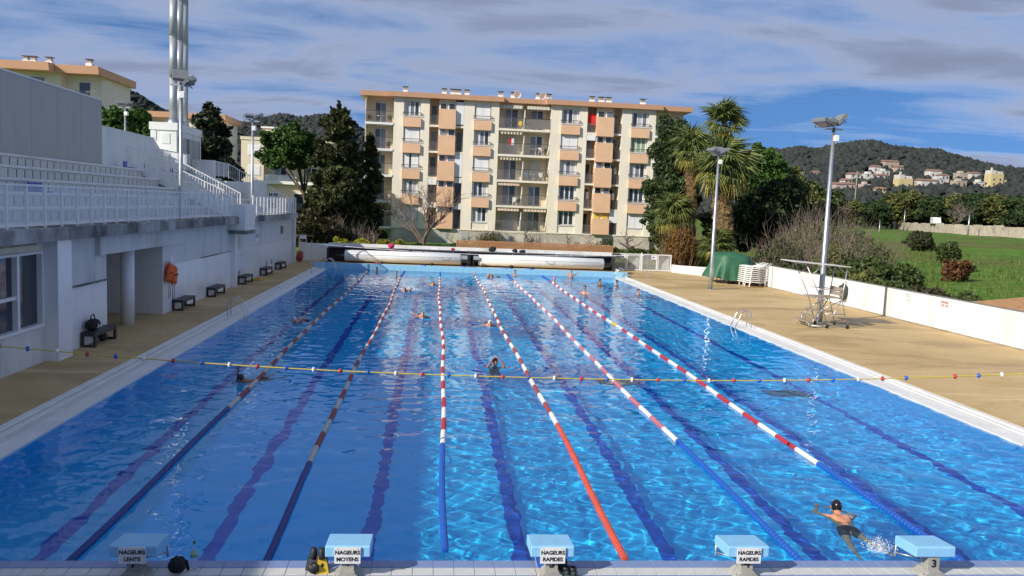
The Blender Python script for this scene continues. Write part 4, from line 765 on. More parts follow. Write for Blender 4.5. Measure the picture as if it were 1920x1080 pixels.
HL = ('bramble clump nearest the tarpaulin, behind the white wall','dull brown bramble clump second from the tarpaulin','bramble clump behind the wall left of the rescue bag','olive bramble clump behind the rescue bag','bramble clump behind the wall right of the rescue bag','dull brown bramble clump behind the grey wall joint','bramble clump behind the faded grey notice','bramble clump between the red-lettered notice and the shed','low olive bramble clump beside the shed')
for k, (x, y, h) in enumerate(hx):
    leafy('hedge', HL[k], 'hedge', (x,y,.1), [(x,y,h*.55,1.5,h*.55),(x+.6,y+1.2,h*.5,1.2,h*.5)], 3800, .15, (L_shrub, L_olive, leafmat('dull_brown_leaf', (.02,.02,.008), (.06,.05,.02), .15))[(0,2,0,1,0,2,0,0,1)[k]], .06, 130+k, 'bramble hedges beyond the white wall')
for (x, y, s, h, m, lb, sd) in ((68.2,88.6,1.6,2.6,leafmat('dark_scrub', (.015,.02,.008), (.05,.055,.022), .15),'large dark round bush alone in the green meadow',1),(61,71.5,1.2,2.2,L_shrub,'smaller loose green bush in the meadow',2),(49,52,.95,1.7,L_redb,'reddish-brown round bush at the near side of the meadow',3),(56,62,1.3,1.0,L_olive,'low tussocky bush left of the loose green one',4)):
    z = float(ground_z(x,y)); leafy('meadow_bush', lb, 'shrub', (x,y,z), [(x,y,z+h*.5,s,h*.5),(x+s*.5,y,z+h*.4,s*.7,h*.4)], 5000, .18, m, .08, 150+sd)
def grass():
    rng = np.random.default_rng(9); n = 26000; x = 31.6+rng.random(n)**1.6*40; y = rng.uniform(18,90,n); keep = rng.random(n) < .35+.65*(np.sin(x*.7)*np.sin(y*.5) > .1); x, y = x[keep], y[keep]; n = len(x); z = ground_z(x,y)
    h = rng.uniform(.1,.36,n)*(1+.9*(np.sin(x*1.3+y*.4) > .75)); a = rng.uniform(0,2*PI,n); w = .04+.03*rng.random(n); lx, ly = rng.normal(0,.18,n)*h, rng.normal(0,.18,n)*h
    V = np.stack([np.stack([x-w*np.cos(a),y-w*np.sin(a),z-.02],-1), np.stack([x+w*np.cos(a),y+w*np.sin(a),z-.02],-1), np.stack([x+lx,y+ly,z+h],-1)],1).reshape(-1,3)
    tag(kind(link('tall_grass', np_mesh('tall_grass', V, np.arange(3*n).reshape(n,3), L_grass)), 'stuff'), 'tall grass growing through the meadow beyond the wall', 'grass')
grass()
# ------------------------------------------------------------------ far side of the meadow
stone_w = mat('field_stone', (.50,.43,.33), .95, .2, 1.1, bump=.06, bscale=3, dark=(.32,.27,.2), cov=.58)
WP = [(192.3,337.9),(160,262),(141.3,214.6),(131,187),(124.7,167.2),(119.6,142.4),(116,126)]
fw = thing('field_wall', 'long pale stone wall across the far side of the meadow', 'wall', (130,180,3)); rg = random.Random(4)
for (xa, ya), (xb, yb) in zip(WP[:-1], WP[1:]):
    n = max(4, int(math.hypot(xb-xa,yb-ya)/3))
    for i in range(n):
        a = Vector((xa+(xb-xa)*i/n, ya+(yb-ya)*i/n, 0)); b = Vector((xa+(xb-xa)*(i+1)/n, ya+(yb-ya)*(i+1)/n, 0)); u = (b-a).normalized(); nn = Vector((u.y,-u.x,0))*.3; h = 5.15+rg.uniform(-.18,.15)
        poly = [a+nn, b+nn, b-nn, a-nn]; MB().prism([(p.x,p.y) for p in poly], 2.2, h, 'z').build('wall_section', stone_w, fw)
kind(MB().prism([(192,342),(160.5,266),(142,216),(132,188),(126,167),(121,142),(117.5,126),(190,120),(260,340)], 2.0, 4.62, 'z').build('upper_bank', mat('bank_scrub', (.06,.055,.025), .95, .3, .3)), 'structure')
kind(MB().prism([(193,342),(161.5,266),(143,216),(133,188),(127,167),(122,142),(119,126),(126,126),(129,142),(134,167),(140,188),(150,216),(169,266),(201,342)], 4.5, 4.66, 'z').build('road', mat('asphalt', (.05,.05,.05), .9)), 'structure')
def van():
    t = thing('delivery_van', 'white delivery van on the road behind the stone wall', 'van', (130,183,4.66)); 
    MB().prism([(-2.3,.45),(2.1,.45),(2.3,.7),(2.25,1.1),(1.45,1.35),(.95,2.0),(-2.3,2.05)], -.9, .9, 'y').build('body', white_paint, t, False, False)
    MB().prism([(1.42,1.34),(.98,1.93),(.35,1.93),(.35,1.34)], -.915, .915, 'y').build('cab_window', glass_win, t, False, False); MB().box((-2.32,-.7,1.3), (-2.30,.7,1.85)).build('rear_window', glass_win, t, False, False)
    for x in (-1.45,1.4):
        for y in (-.93,.72): w = MB().lathe([(.34,0),(.36,.05),(.36,.16),(.34,.21)], 18, 'y', (x,y,.36)).build('wheel', rubber, t, True, False); MB().lathe([(.2,-.01),(.2,.22)], 12, 'y', (x,y,.36)).build('rim', galv, w, False, False)
    for y in (-.75,.6): MB().box((2.2,y,.75), (2.32,y+.16,.95)).build('headlight', shutter_m, t, False, False)
    t.rotation_euler = (0,0,math.radians(246)); t.location = (129.8,183,4.66)
    for o in KIDS[t.name]: o.location = (0,0,0)
van()
belt = [(86,163,9.6),(93,170,9.7),(103,183,9.4),(113,194,10.7),(126,210,10.2),(124,199,11.2),(137,215,13.7),(127,192,14.0),(132,195,12.1),(126,181,12.5),(132,183,11.4),(131,178,12.9),(128,168,11.6),(124,158,12.0),(129,161,11.1),(122,148,12.0),(121,142,11.1),(119,137,11.8),(118,132,11.1)]
protos = []
for k in range(4):
    rng = np.random.default_rng(200+k); bl = [(rng.uniform(-1.8,1.8), rng.uniform(-1.8,1.8), rng.uniform(2.2,7.2), rng.uniform(1.2,2.0), rng.uniform(1.1,1.7)) for _ in range(11)]
    t = leafy('pine_tree', 'pine', 'tree', (0,0,0), bl, 5200, .42, L_belt if k < 3 else L_olive, .25, 210+k); protos.append(t)
BELT_L = {0:'leftmost pine of the far row, showing right of the lamp post',1:'second pine from the left end of the far row',2:'third pine from the left end of the far row',3:'fourth pine from the left end of the far row',4:'pine left of the olive-tinted crowns in the far row',5:'pine just left of the tallest crown in the far row',6:'tallest pine of the far row, below the yellow hillside house',7:'rounded pine right of the tallest one in the far row',8:'pine directly behind the left half of the white van',9:'pine directly above the white van',10:'pine between the van and the leafless tree',11:'pine behind the leafless tree right of the van',12:'pine just right of the leafless tree by the wall',13:'seventh pine from the right end of the far row',14:'pine left of centre in the right part of the far row',15:'pine behind the thin pole at the right of the wall',16:'pine third from the right edge of the picture',17:'pine second from the right edge of the picture',18:'pine at the right edge of the picture'}
used = set(); rg = random.Random(8); bn = 0
for row in range(2):
    for i, (x, y, zt) in enumerate(belt):
        f = (1.14 if i > 6 else 1.05)+.10*row; px, py, pz = CX+(x-CX)*f, CY+(y-CY)*f, 4.895+(zt-4.895)*f*(1 if row == 0 else rg.uniform(.85,1.05)); k = (i+row*3) % 4; src = protos[k]
        o = src if k not in used else copy_tree(src); used.add(k); o.location = (px, py, 4.2 if i > 6 else 2.9); s = (pz-o.location.z)/8.6; o.scale = (s*rg.uniform(1.0,1.35), s*1.2, s); o.rotation_euler = (0,0,rg.uniform(0,6.28))
        bn += 1; tag(o, 'pine standing in the rear row behind the stone wall, mostly hidden' if row else BELT_L[i], 'tree', 'pines behind the stone wall')
for k, (x, y, h, lb) in enumerate(((126.5,170,8.5,'brown leafless tree rising over the stone wall right of the van'),(108,190,7.5,'brown leafless tree left of the far row of pines'),(98,182,7,'brown leafless tree at the far left of the meadow'),(88,165,6.5,'brown leafless tree behind the nearer right lamp post'))):
    bare('bare_tree', lb, 'tree', (x,y,3.0), h, .95, 300+k, greytwig, 6, .25, 'brown trees at the meadow edge', 4, .2, .4)
# poles
for k, (x, y, z0, z1, r, lb) in enumerate(((45,75,1.2,9.6,.17,'weathered timber utility pole beside the stone pine'),(117.5,152,3,7.2,.16,'thin pole at the right end of the stone wall'),(140,214,3,8.5,.16,'thin pole in front of the middle of the stone wall'),(77,114,2.3,5.2,.08,'slim stake at the left of the meadow'),(150,262,3,22,.2,'tall utility pole among the far pines'))):
    t = thing('utility_pole', lb, 'pole', (x,y,z0), 'poles across the meadow'); MB().tube([(x,y,z0-.3),(x,y,z1)], [r,r*.8], 8).build('shaft', weathered if k in (0,4) else galv, t, True)
    if k in (0,4): MB().box((x-.7,y-.06,z1-.5), (x+.7,y+.06,z1-.38)).build('crossarm', weathered, t)
cable = MB(); 
for dz in (0,): cable.tube([(45+(150-45)*i/24, 75+(262-75)*i/24, 9.5+12.3*i/24-3*math.sin(PI*i/24)) for i in range(25)], .03, 4)
tag(cable.build('overhead_cable', dark_metal), 'thin overhead cable between the timber pole and the far pole', 'cable')
# houses on the hill
hw_w = mat('house_white', (.56,.54,.50), .8, .15, .2); hw_t = mat('house_tan', (.42,.35,.27), .8, .15, .2); hw_y = mat('house_yellow', (.58,.47,.24), .8, .1, .2); hw_p = mat('house_pink', (.50,.38,.34), .8, .1, .2); dull_tile = mat('dull_roof_tile', (.27,.16,.11), .9, .2, .4)
hc = {5:hw_t, 9:hw_y, 12:hw_t, 14:hw_y, 15:hw_t, 16:hw_p, 17:hw_p, 18:hw_p, 19:hw_y, 20:hw_y, 23:hw_t}
HX = {2:'low white house left of the cluster on the hillside',3:'long low white house just right of the leftmost cluster house',4:'white house directly left of the high tan villa',6:'white house below the high tan villa',7:'low white house in the front left of the hillside cluster',11:'small white house right of the broad white one',12:'tan house with tiled roof left of the tall yellow block',13:'white house highest on the right of the hillside',15:'tan flat-roofed house below the broad white one',17:'pink tiled house touching the low pink one',18:'tiny pink house alone between the pink pair and the yellow house',19:'tiny yellow house low left of the far pines',21:'white house directly beside the tall yellow block',22:'small white house above the pink pair',23:'small tan annexe right of the high tan villa',24:'small white house between the long terrace and the broad white one'}
hl = {0:'tiny white house at the far left of the hillside',1:'white house second from the left on the hillside',5:'tan villa highest up on the hillside',9:'yellow house with white upper storey in the middle of the hillside',14:'tall yellow block with white turrets at the right of the hillside',16:'pink house low at the left behind the nearer right lamp post',8:'broad white house right of the middle of the hillside',10:'long white terrace beside the yellow house',20:'yellow house peeping through the pines'}
for k, (x, y, z, w, h) in enumerate(HS):
    w *= .66; h = h*.66+.3
    c = hc.get(k, hw_w); cn = {id(hw_w):'white',id(hw_t):'tan',id(hw_y):'yellow',id(hw_p):'pink'}[id(c)]
    lab = hl.get(k) or HX[k]
    t = thing('hillside_house', lab, 'house', (x,y,z), 'houses on the wooded hill'); d = 7.; z1 = z+h; z0 = z-1.5; rg = random.Random(k)
    MB().box((x-w/2,y-d/2,z0), (x+w/2,y+d/2,z1)).build('wall', c, t)
    if k in (9,14):
        MB().box((x-w/2+.3,y-d/2+.3,z1), (x-w*.1,y+d/2,z1+2.2)).build('upper_storey', hw_w, t); MB().box((x+w*.1,y-d/2+.4,z1), (x+w/2-.4,y+d/2,z1+1.5)).build('upper_storey', hw_w, t); MB().box((x-w*.32,y-1,z1+2.2), (x-w*.22,y,z1+4)).build('chimney', hw_w, t)
    elif k % 3: MB().prism([(y-d/2-.4,z1),(y,z1+1.3),(y+d/2+.4,z1)], x-w/2-.4, x+w/2+.4, 'x').build('roof', dull_tile, t)
    else: MB().box((x-w/2-.2,y-d/2-.2,z1), (x+w/2+.2,y+d/2+.2,z1+.35)).build('roof', hw_w, t); MB().box((x-w*.25,y-2,z1+.35), (x+w*.1,y+2,z1+1.8)).build('upper_storey', c, t)
    if w > 7: MB().box((x+w/2,y-d/2+1,z0), (x+w*.85,y+d/2-1,z+h*.55)).build('wing', c, t)
    for r in range(max(1,int(h/3))):
        for q in range(max(2,int(w/3))):
            xa = x-w/2+w*(q+.5)/max(2,int(w/3)); MB().box((xa-.5,y-d/2-.05,z+.9+r*3), (xa+.5,y-d/2+.02,z+2.2+r*3)).build('window', glass_win, t)
# ------------------------------------------------------------------ lane ropes
def float_mesh(m, L=1.0, pitch=.1, R=.056):
    q = MB(); prof = []
    n = int(L/pitch+.5)
    for i in range(n):
        y = i*pitch; prof += [(.02,y+.003),(R*.9,y+.006),(R,y+.016),(R,y+.04),(R*.55,y+.046),(R*.55,y+.056),(R,y+.062),(R*.95,y+.088),(.02,y+.092)]
    q.lathe(prof, 10, 'y'); return q.mesh('float_section', m)
_fm = {}
def fmesh(m, L):
    k = (m.name, round(L, 1))
    if k not in _fm: _fm[k] = float_mesh(m, round(L, 1))
    return _fm[k]
ROPES = [  # near run length, near colour, far colour, red, white, label
 (8.9, f_navy, f_navy, f_dullred, f_cream, 'leftmost lane rope, long navy run then dull red and cream floats'),
 (5.0, f_navy, f_blue, f_dullred, f_cream, 'second lane rope from the left, navy run then red and cream floats'),
 (6.2, f_blue, f_blue, f_red, f_white, 'middle-left lane rope running straight away, blue run with a gap near its end'),
 (8.0, f_orange, f_red, f_dullred, f_white, 'lane rope with an orange-red near run instead of blue'),
 (6.8, f_blue, f_blue, f_pink, f_white, 'lane rope right of the orange one, faded pink and white floats'),
 (5.3, f_blue, f_blue, f_red, f_white, 'rightmost lane rope, beside the nearest swimmer, bright red and white floats')]
for k, (nl, nc, fc, rc, wc, lb) in enumerate(ROPES):
    x = .5+2.5*(k+1); t = thing('lane_rope', lb, 'lane rope', (x,0,.02), 'lane ropes'); rg = random.Random(k)
    wob = lambda y: .05*math.sin(y*.21+k*2)+.02*math.sin(y*.63+k)
    MB().tube([(x+wob(y),y,.025) for y in np.linspace(0,50,60)], .006, 5).build('cable', steel, t)
    def sec(y, L, m):
        o = link('float_section', fmesh(m, L), t, False, (wob(y+L/2), y, .008)); o.rotation_euler = (0,0,-(wob(y+L)-wob(y))/L)
    y = .45
    if k in (2,3): sec(.05,.4,nc if k == 2 else f_red); y = 1.05 if k == 2 else .75
    while y < nl-.05: L = min(1.0, round(nl-y,1)); sec(y, max(.2,L), nc); y += max(.2,L)
    i = 0; endy = 44.6 if k not in (0,3) else 48.2
    while y < endy:
        m = (wc, rc)[i % 2]
        if 24.0 < y < 24.9 and k in (1,3,5): m = f_yellow
        sec(y, 1.0, m); y += 1.0; i += 1
    while y < 49.4: L = min(1.0, round(49.7-y,1)); sec(y, max(.2,L), fc); y += max(.2,L)
# ------------------------------------------------------------------ flag lines
def beaded(label, Y, xs, zs, d, x0, x1, br, seq, rr=.012):
    t = thing('flag_line', label, 'flag line', (x0,Y,zs[0])); X = np.linspace(x0, x1, 50); Z = np.interp(X, xs, zs)
    kz = np.convolve(np.pad(Z, 4, 'edge'), np.ones(9)/9, 'valid')
    MB().tube([(a,Y,b) for a, b in zip(X, kz)], rr, 6).build('line', rope_yellow if d < .8 else f_white, t, True)
    me = [MB().ball((0,0,0), br, 12, 8, (.62,1,1)).mesh('bead', m, True) for m in seq]; i = 0; x = x0+.31
    while x < x1:
        if not (17.1 < x < 17.6 and d < .8): o = link('bead', me[i % len(seq)], t, False, (x-x0, 0, float(np.interp(x, X, kz))-zs[0]))
        i += 1; x += d*(1+.03*math.sin(i*1.7))
beaded('yellow line with red, white and blue beads strung across the near end of the pool', 5., [-1.3,.31,2.3,4.81,6.81,9.23,11.73,14.27,16.8,19.27,22.4], [2.2,2.05,1.92,1.79,1.74,1.71,1.71,1.74,1.85,1.98,2.2], .5, -1.3, 22.4, .05, (f_blue, f_white, f_red))
beaded('thin line with small white floats strung across the far end of the pool', 45.2, [-.45,5,10.5,16,22.2], [2.0,1.75,1.65,1.75,2.0], 1.0, -.45, 22.2, .05, (f_white, f_white, f_white, f_red), .02)
for (x, y, lb) in ((-.45,45.2,'thin upright pole on the left coping near the far end'),(22.2,45.2,'thin upright pole on the right deck near the far ladder'),(-1.3,5.,'thin upright pole holding the near flag line on the left'),(22.4,5.,'thin upright pole holding the near flag line on the right')):
    t = thing('flag_pole', lb, 'pole', (x,y,.05), 'flag line poles'); MB().tube([(x,y,.03),(x,y,2.25)], .022, 8).build('shaft', galv, t); MB().tube([(x,y,.03),(x,y,.12)], .045, 10).build('socket', galv, t)
# ------------------------------------------------------------------ starting blocks
def lettering(body, size, parent, loc, m, name='lettering', rot=(PI/2,0,0), spacing=1.0):
    cu = bpy.data.curves.new(name, 'FONT'); cu.body = body; cu.size = size; cu.align_x = 'CENTER'; cu.align_y = 'CENTER'; cu.extrude = .0012; cu.space_character = spacing; cu.offset = .0022*size/.065
    tmp = bpy.data.objects.new('tmp', cu); TMP.collection.objects.link(tmp); TMP.view_layers[0].update(); dg = TMP.view_layers[0].depsgraph; me = bpy.data.meshes.new_from_object(tmp.evaluated_get(dg)); bpy.data.objects.remove(tmp)
    me.name = name; me.materials.clear(); me.materials.append(m); o = link(name, me, parent, False, loc); o.rotation_euler = rot; return o
ink = mat('black_ink', (.012,.012,.012), .6); sign_m = mat('sign_plate', (.76,.76,.72), .5, .05, 6, dark=(.5,.5,.46), cov=.66); post_m = mat('block_post_grey', (.36,.35,.31), .6, .15, 6, dark=(.24,.23,.2), cov=.58)
top_me = MB().prism([(-.52,.615),(-.05,.575),(-.02,.60),(-.02,.70),(-.05,.715),(-.50,.755),(-.52,.74)], -.27, .27, 'x').mesh('block_top', block_blue)
txt = {1:('NAGEURS','LENTS'),2:('NAGEURS','MOYENS'),3:('NAGEURS','RAPIDES'),4:('NAGEURS','RAPIDES')}
blab = {0:'starting block nearest the left coping',1:'starting block with sign NAGEURS LENTS beside the water bottle',2:'starting block with sign NAGEURS MOYENS beside the yellow fins',3:'starting block with sign NAGEURS RAPIDES beside the blue kickboard',4:'starting block with sign NAGEURS RAPIDES left of the nearest swimmer',5:'starting block with a bare number post right of the nearest swimmer',6:'starting block second from the right coping',7:'starting block nearest the right coping'}
for k in range(8):
    x = .5+2.5*k+1.25; t = thing('starting_block', blab[k], 'starting block', (x,-.4,.345), 'starting blocks')
    tp = MB().prism([(-.52,.615),(-.05,.575),(-.02,.60),(-.02,.70),(-.05,.715),(-.50,.755),(-.52,.74)], x-.27, x+.27, 'x').build('block_top', block_blue, t); bv = tp.modifiers.new('bevel', 'BEVEL'); bv.width = .018; bv.segments = 3; bv.limit_method = 'ANGLE'
    for sx in (-.17,.17):
        for sy in (-.4,-.17): MB().tube([(x+sx,sy,.745-(.52+sy)*.09-.02),(x+sx,sy,.751-(.52+sy)*.085)], .011, 8).build('bolt', post_m, tp)
    po = MB().prism([(x-.075,-.50),(x+.075,-.50),(x+.075,-.34),(x-.075,-.34)], .345, .66, 'z').build('post', post_m, t)
    MB().prism([(x-.17,.345),(x+.17,.345),(x+.15,.375),(x+.085,.43),(x-.085,.43),(x-.15,.375)], -.56, -.30, 'y').build('foot', post_m, t)
    for sx in (-.13,.13): MB().tube([(x+sx,-.52,.345),(x+sx,-.52,.39)], .014, 6).build('anchor_bolt', dark_metal, t)
    if k in (1,4,5,6):
        sx = 1 if k == 1 else -1
        MB().tube([(x+sx*.24,-.02,.62),(x+sx*.24,-.01,.43),(x+sx*.24,-.01,.40)], .014, 8).build('grip_bar', galv, t, True); MB().tube([(x+sx*.24,-.01,.46),(x,-.2,.46)], .012, 8).build('cross_bar', galv, t, True)
    num = str(8-k)
    lettering(num, .14, po, (x,-.504,.52), ink, 'number')
    if k in txt:
        sg = MB().box((x-.155,-.545,.545), (x+.155,-.528,.745)).build('sign', sign_m, t)
        lettering(txt[k][0], .067, sg, (x,-.547,.683), ink); lettering(txt[k][1], .067, sg, (x,-.547,.598), ink)
        for sx in (-.12,.12): MB().tube([(x+sx,-.55,.73),(x+sx,-.545,.73)], .006, 6).build('screw', galv, sg)
# ------------------------------------------------------------------ small things on the near deck
def bottle(x, y, z, lb):
    t = thing('water_bottle', lb, 'bottle', (x,y,z)); g = bpy.data.materials.new('clear_plastic'); g.use_nodes = True; b = g.node_tree.nodes['Principled BSDF']; b.inputs['Transmission Weight'].default_value = .85; setin(b, Roughness=.08, IOR=1.2); b.inputs['Base Color'].default_value = (.85,.93,1,1)
    MB().lathe([(.035,0),(.042,.01),(.043,.1),(.039,.13),(.043,.16),(.043,.2),(.036,.25),(.016,.31),(.014,.335)], 18, c=(x,y,z)).build('body', g, t, True)
    MB().lathe([(.017,.33),(.018,.336),(.018,.36),(.015,.365)], 12, c=(x,y,z)).build('cap', mat('green_cap', (.03,.25,.08), .4), t, True); MB().lathe([(.0445,.165),(.0445,.225)], 18, c=(x,y,z)).build('paper_label', mat('bottle_label', (.25,.45,.3), .5, .5, 25), t, True)
bottle(4.88, -.26, .346, 'clear water bottle with green cap standing beside the NAGEURS LENTS block')
def lump(name, label, cat, c, s, m, seed=0, n=20, k=14, rough=.12, parts=None):
    """soft crumpled thing: rounded body with folds"""
    rng = np.random.default_rng(seed); th = np.linspace(0, 2*PI, n, endpoint=False); ph = np.linspace(0, PI, k); T, Ph = np.meshgrid(th, ph); r = 1+rough*np.sin(3*T+seed)*np.sin(2*Ph)+rough*.8*np.sin(5*T+2*Ph+seed*2)+rough*.5*np.sin(9*T-3*Ph)
    sg = lambda v, p: np.sign(v)*np.abs(v)**p
    V = np.stack([c[0]+s[0]*r*np.sin(Ph)*sg(np.cos(T),.7), c[1]+s[1]*r*np.sin(Ph)*sg(np.sin(T),.7), c[2]+s[2]*(1-.96*sg(np.cos(Ph),.8))*(1+.4*rough*np.sin(4*T))], -1); V[...,2] = np.maximum(V[...,2], c[2]+.001)
    i = np.arange(n*k).reshape(k,n); j = np.roll(i,-1,1); F_ = np.stack([i[:-1],j[:-1],j[1:],i[1:]],-1).reshape(-1,4)
    t = thing(name, label, cat, c); link('body', np_mesh('body', V.reshape(-1,3), F_, m, True), t); return t
t = lump('mesh_bag', 'black mesh bag slumped beside the water bottle', 'bag', (4.71,-.36,.345), (.09,.075,.105), black_cloth, 3); MB().tube([(4.74,-.33,.5),(4.8,-.3,.47),(4.82,-.3,.36)], .02, 6).build('strap', black_cloth, t)
def fin(x, y, z, lb, m, rot, tilt):
    t = thing('swim_fin', lb, 'fin', (0,0,0), 'swim fins'); MB().prism([(-.06,0),(.06,0),(.08,.14),(.115,.34),(.06,.36),(-.06,.36),(-.115,.34),(-.08,.14)], -.008, .008, 'y').build('blade', m, t)
    MB().lathe([(.045,-.12),(.055,-.06),(.06,0),(.05,.05)], 12).build('foot_pocket', rubber, t, True); MB().ball((0,-.012,.14), .022, 10, 7, (1,.4,1.4)).build('logo_spot', rubber, t)
    for sx in (-1,1): MB().tube([(sx*.068,0,.02),(sx*.09,0,.15),(sx*.115,0,.34)], .012, 6).build('side_rib', rubber, t)
    t.rotation_euler = (tilt,PI,rot); t.location = (x,y,z-.07); t.scale = (.8,)*3
fin(6.42,-.33,.62,'yellow swim fin leaning against its pair left of the NAGEURS MOYENS block', f_yellow, .25, .25); fin(6.31,-.27,.60,'dark swim fin behind the yellow one left of the NAGEURS MOYENS block', mat('dark_fin', (.03,.04,.06), .5), -.3, .2)
lump('swim_bag', 'small dark bag on the tiles behind the yellow fin', 'bag', (6.33,-.37,.345), (.07,.06,.07), rubber, 7)
def kickboard(lb, loc, rot, m=f_blue, s=1.):
    t = thing('kickboard', lb, 'kickboard', (0,0,0), 'kickboards'); pts = [(-.14,0),(.14,0),(.15,.2),(.12,.34),(.05,.42),(-.05,.42),(-.12,.34),(-.15,.2)]
    MB().prism([(a*s,b*s) for a,b in pts], -.016, .016, 'y').build('board', m, t); MB().prism([(a*s*1.03,b*s*1.02-.004) for a,b in pts], -.006, .006, 'y').build('edge_stripe', f_white, t)
    t.rotation_euler = rot; t.location = loc
kickboard('blue kickboard propped behind the post of the left NAGEURS RAPIDES block', (9.18,-.27,.68), (PI-.18,0,0.1), f_blue, .8)
for (x, y, lb, r) in ((9.42,-.4,'left trainer of the dark pair beside the blue kickboard',.35),(9.52,-.42,'right trainer of the dark pair beside the blue kickboard',.1)):
    t = thing('shoe', lb, 'shoe', (0,0,0), 'pair of dark trainers'); sole = [(-.045,-.13),(.045,-.13),(.05,0),(.05,.09),(.02,.14),(-.02,.14),(-.05,.09),(-.045,0)]
    MB().prism(sole, 0, .03, 'z').build('sole', mat('shoe_sole', (.1,.12,.12), .6), t); q = MB().ball((0,0,.05), .07, 14, 9, (.68,1.75,.75)); q.build('upper', mat('shoe_upper', (.025,.045,.04), .7, .5, 40), t, True); MB().lathe([(.045,.06),(.043,.12),(.036,.12),(.036,.07)], 12, c=(0,-.05,0)).build('collar', rubber, t, True)
    for i in range(4): MB().box((-.03,.0+i*.022,.095-i*.006), (.03,.008+i*.022,.103-i*.006)).build('lace', f_white if i % 2 else mat('green_cap', (.03,.25,.08), .4), t)
    t.location = (x,y,.346); t.rotation_euler = (0,0,r)
lump('swim_bag', 'dark sports bag tucked behind the left NAGEURS RAPIDES block', 'bag', (9.38,-.28,.345), (.09,.07,.11), black_cloth, 9)
# ------------------------------------------------------------------ benches
bl = ('nearest dark grey bench, with a black sports bag on it','second dark grey bench from the camera, right of the orange jackets','third dark grey bench along the white wall','fourth dark grey bench, just past the wall pier','fifth dark grey bench along the white wall','farthest dark grey bench along the white wall')
for k, (y0, y1) in enumerate(((15.85,17.6),(24.7,26.5),(29.8,31.6),(36.0,37.8),(41.7,43.5),(46.5,48.3))):
    t = thing('bench', bl[k], 'bench', (-2.85,(y0+y1)/2,.1), 'benches along the wall')
    for i in range(3): MB().bbox((-3.06+i*.15,y0,.50), (-2.93+i*.15,y1,.56), .01).build('seat_slat', bench_grey, t)
    MB().box((-3.06,y0+.02,.44), (-2.63,y1-.02,.495)).build('seat_frame', bench_grey, t)
    for yy in (y0+.02, y1-.12):
        f = MB().box((-3.06,yy,.1), (-2.63,yy+.1,.17)).build('leg_frame', bench_grey, t); MB().box((-3.06,yy,.17), (-2.99,yy+.1,.44)).build('leg', bench_grey, f); MB().box((-2.70,yy,.17), (-2.63,yy+.1,.44)).build('leg', bench_grey, f)
t = lump('sports_bag', 'black sports bag with white mark on the nearest bench', 'bag', (-2.86,16.3,.56), (.17,.33,.19), black_cloth, 5, rough=.05); MB().tube([(-2.86,16.1,.88),(-2.86,16.15,1.05),(-2.86,16.35,1.07),(-2.86,16.45,.9)], .02, 6).build('handle', black_cloth, t, True)
q = MB().prism([(16.2,.66),(16.24,.66),(16.30,.8),(16.26,.8)], -2.695, -2.685, 'x').prism([(16.28,.66),(16.32,.66),(16.36,.75),(16.33,.75)], -2.695, -2.685, 'x').box((-2.695,16.4,.67),(-2.685,16.55,.73)); kind(q.build('white_mark', f_white, t), 'stuff')
lump('rucksack', 'small dark bag on the floor under the nearest bench', 'bag', (-2.88,17.1,.1), (.12,.16,.16), rubber, 6)
bottle(-3.3, 17.95, .1, 'small bottle on the floor at the doorway edge')
# orange life jackets on hooks
for k, (y, dx, lb) in enumerate(((23.95,.0,'upper orange life jacket hanging right of the doorway'),(24.2,.07,'lower orange life jacket hanging with trailing straps'))):
    rng = np.random.default_rng(k); n, m_ = 18, 14; U, V_ = np.meshgrid(np.linspace(0,2*PI,n,endpoint=False), np.linspace(0,1,m_)); w = np.interp(V_, [0,.12,.5,.85,1], [.05,.26,.30,.28,.08])*(1+.14*np.sin(5*U+6*V_+k)+.07*np.sin(9*U-9*V_)); zz_ = 2.15-.12*k-V_*(.78+.06*np.sin(3*U))
    P_ = np.stack([XW+.17+dx+.4*w*np.cos(U), y+w*np.sin(U)+.05*np.sin(7*V_), zz_], -1); i = np.arange(n*m_).reshape(m_,n); j = np.roll(i,-1,1)
    t = thing('life_jacket', lb, 'life jacket', (XW+.1,y,2.15), 'orange life jackets'); link('body', np_mesh('body', P_.reshape(-1,3), np.stack([i[:-1],j[:-1],j[1:],i[1:]],-1).reshape(-1,4), mat('jacket_orange', (.80,.13,.025), .7, .15, 6), True), t)
    for dy in (-.12,.1): MB().tube([(XW+.2+dx,y+dy,1.45),(XW+.18+dx,y+dy*1.1,1.0),(XW+.16+dx,y+dy*.7,.72-.2*k)], .012, 5).build('strap', black_cloth, t)
    MB().box((XW+.27+dx,y-.25,1.72-.1*k), (XW+.295+dx,y+.25,1.77-.1*k)).build('belt', black_cloth, t)
    MB().tube([(XW,y,2.16),(XW+.14,y,2.18)], .015, 6).build('hook', galv, t)
# yellow hose coil
t = thing('hose_coil', 'coiled yellow hose lying beside the fourth bench', 'hose', (-2.6,38.6,.1))
MB().tube([(-2.6+(.28+.03*math.sin(a*.7))*math.cos(a), 38.7+(.42+.05*math.sin(a*.9))*math.sin(a), .13+.012*a/6.28) for a in np.linspace(0,6.28*5,90)], .022, 6).build('hose', f_yellow, t, True); MB().tube([(-2.2,39.0,.125),(-1.9,40.2,.125),(-1.7,41.8,.125)], .02, 6).build('hose_tail', f_yellow, t, True)
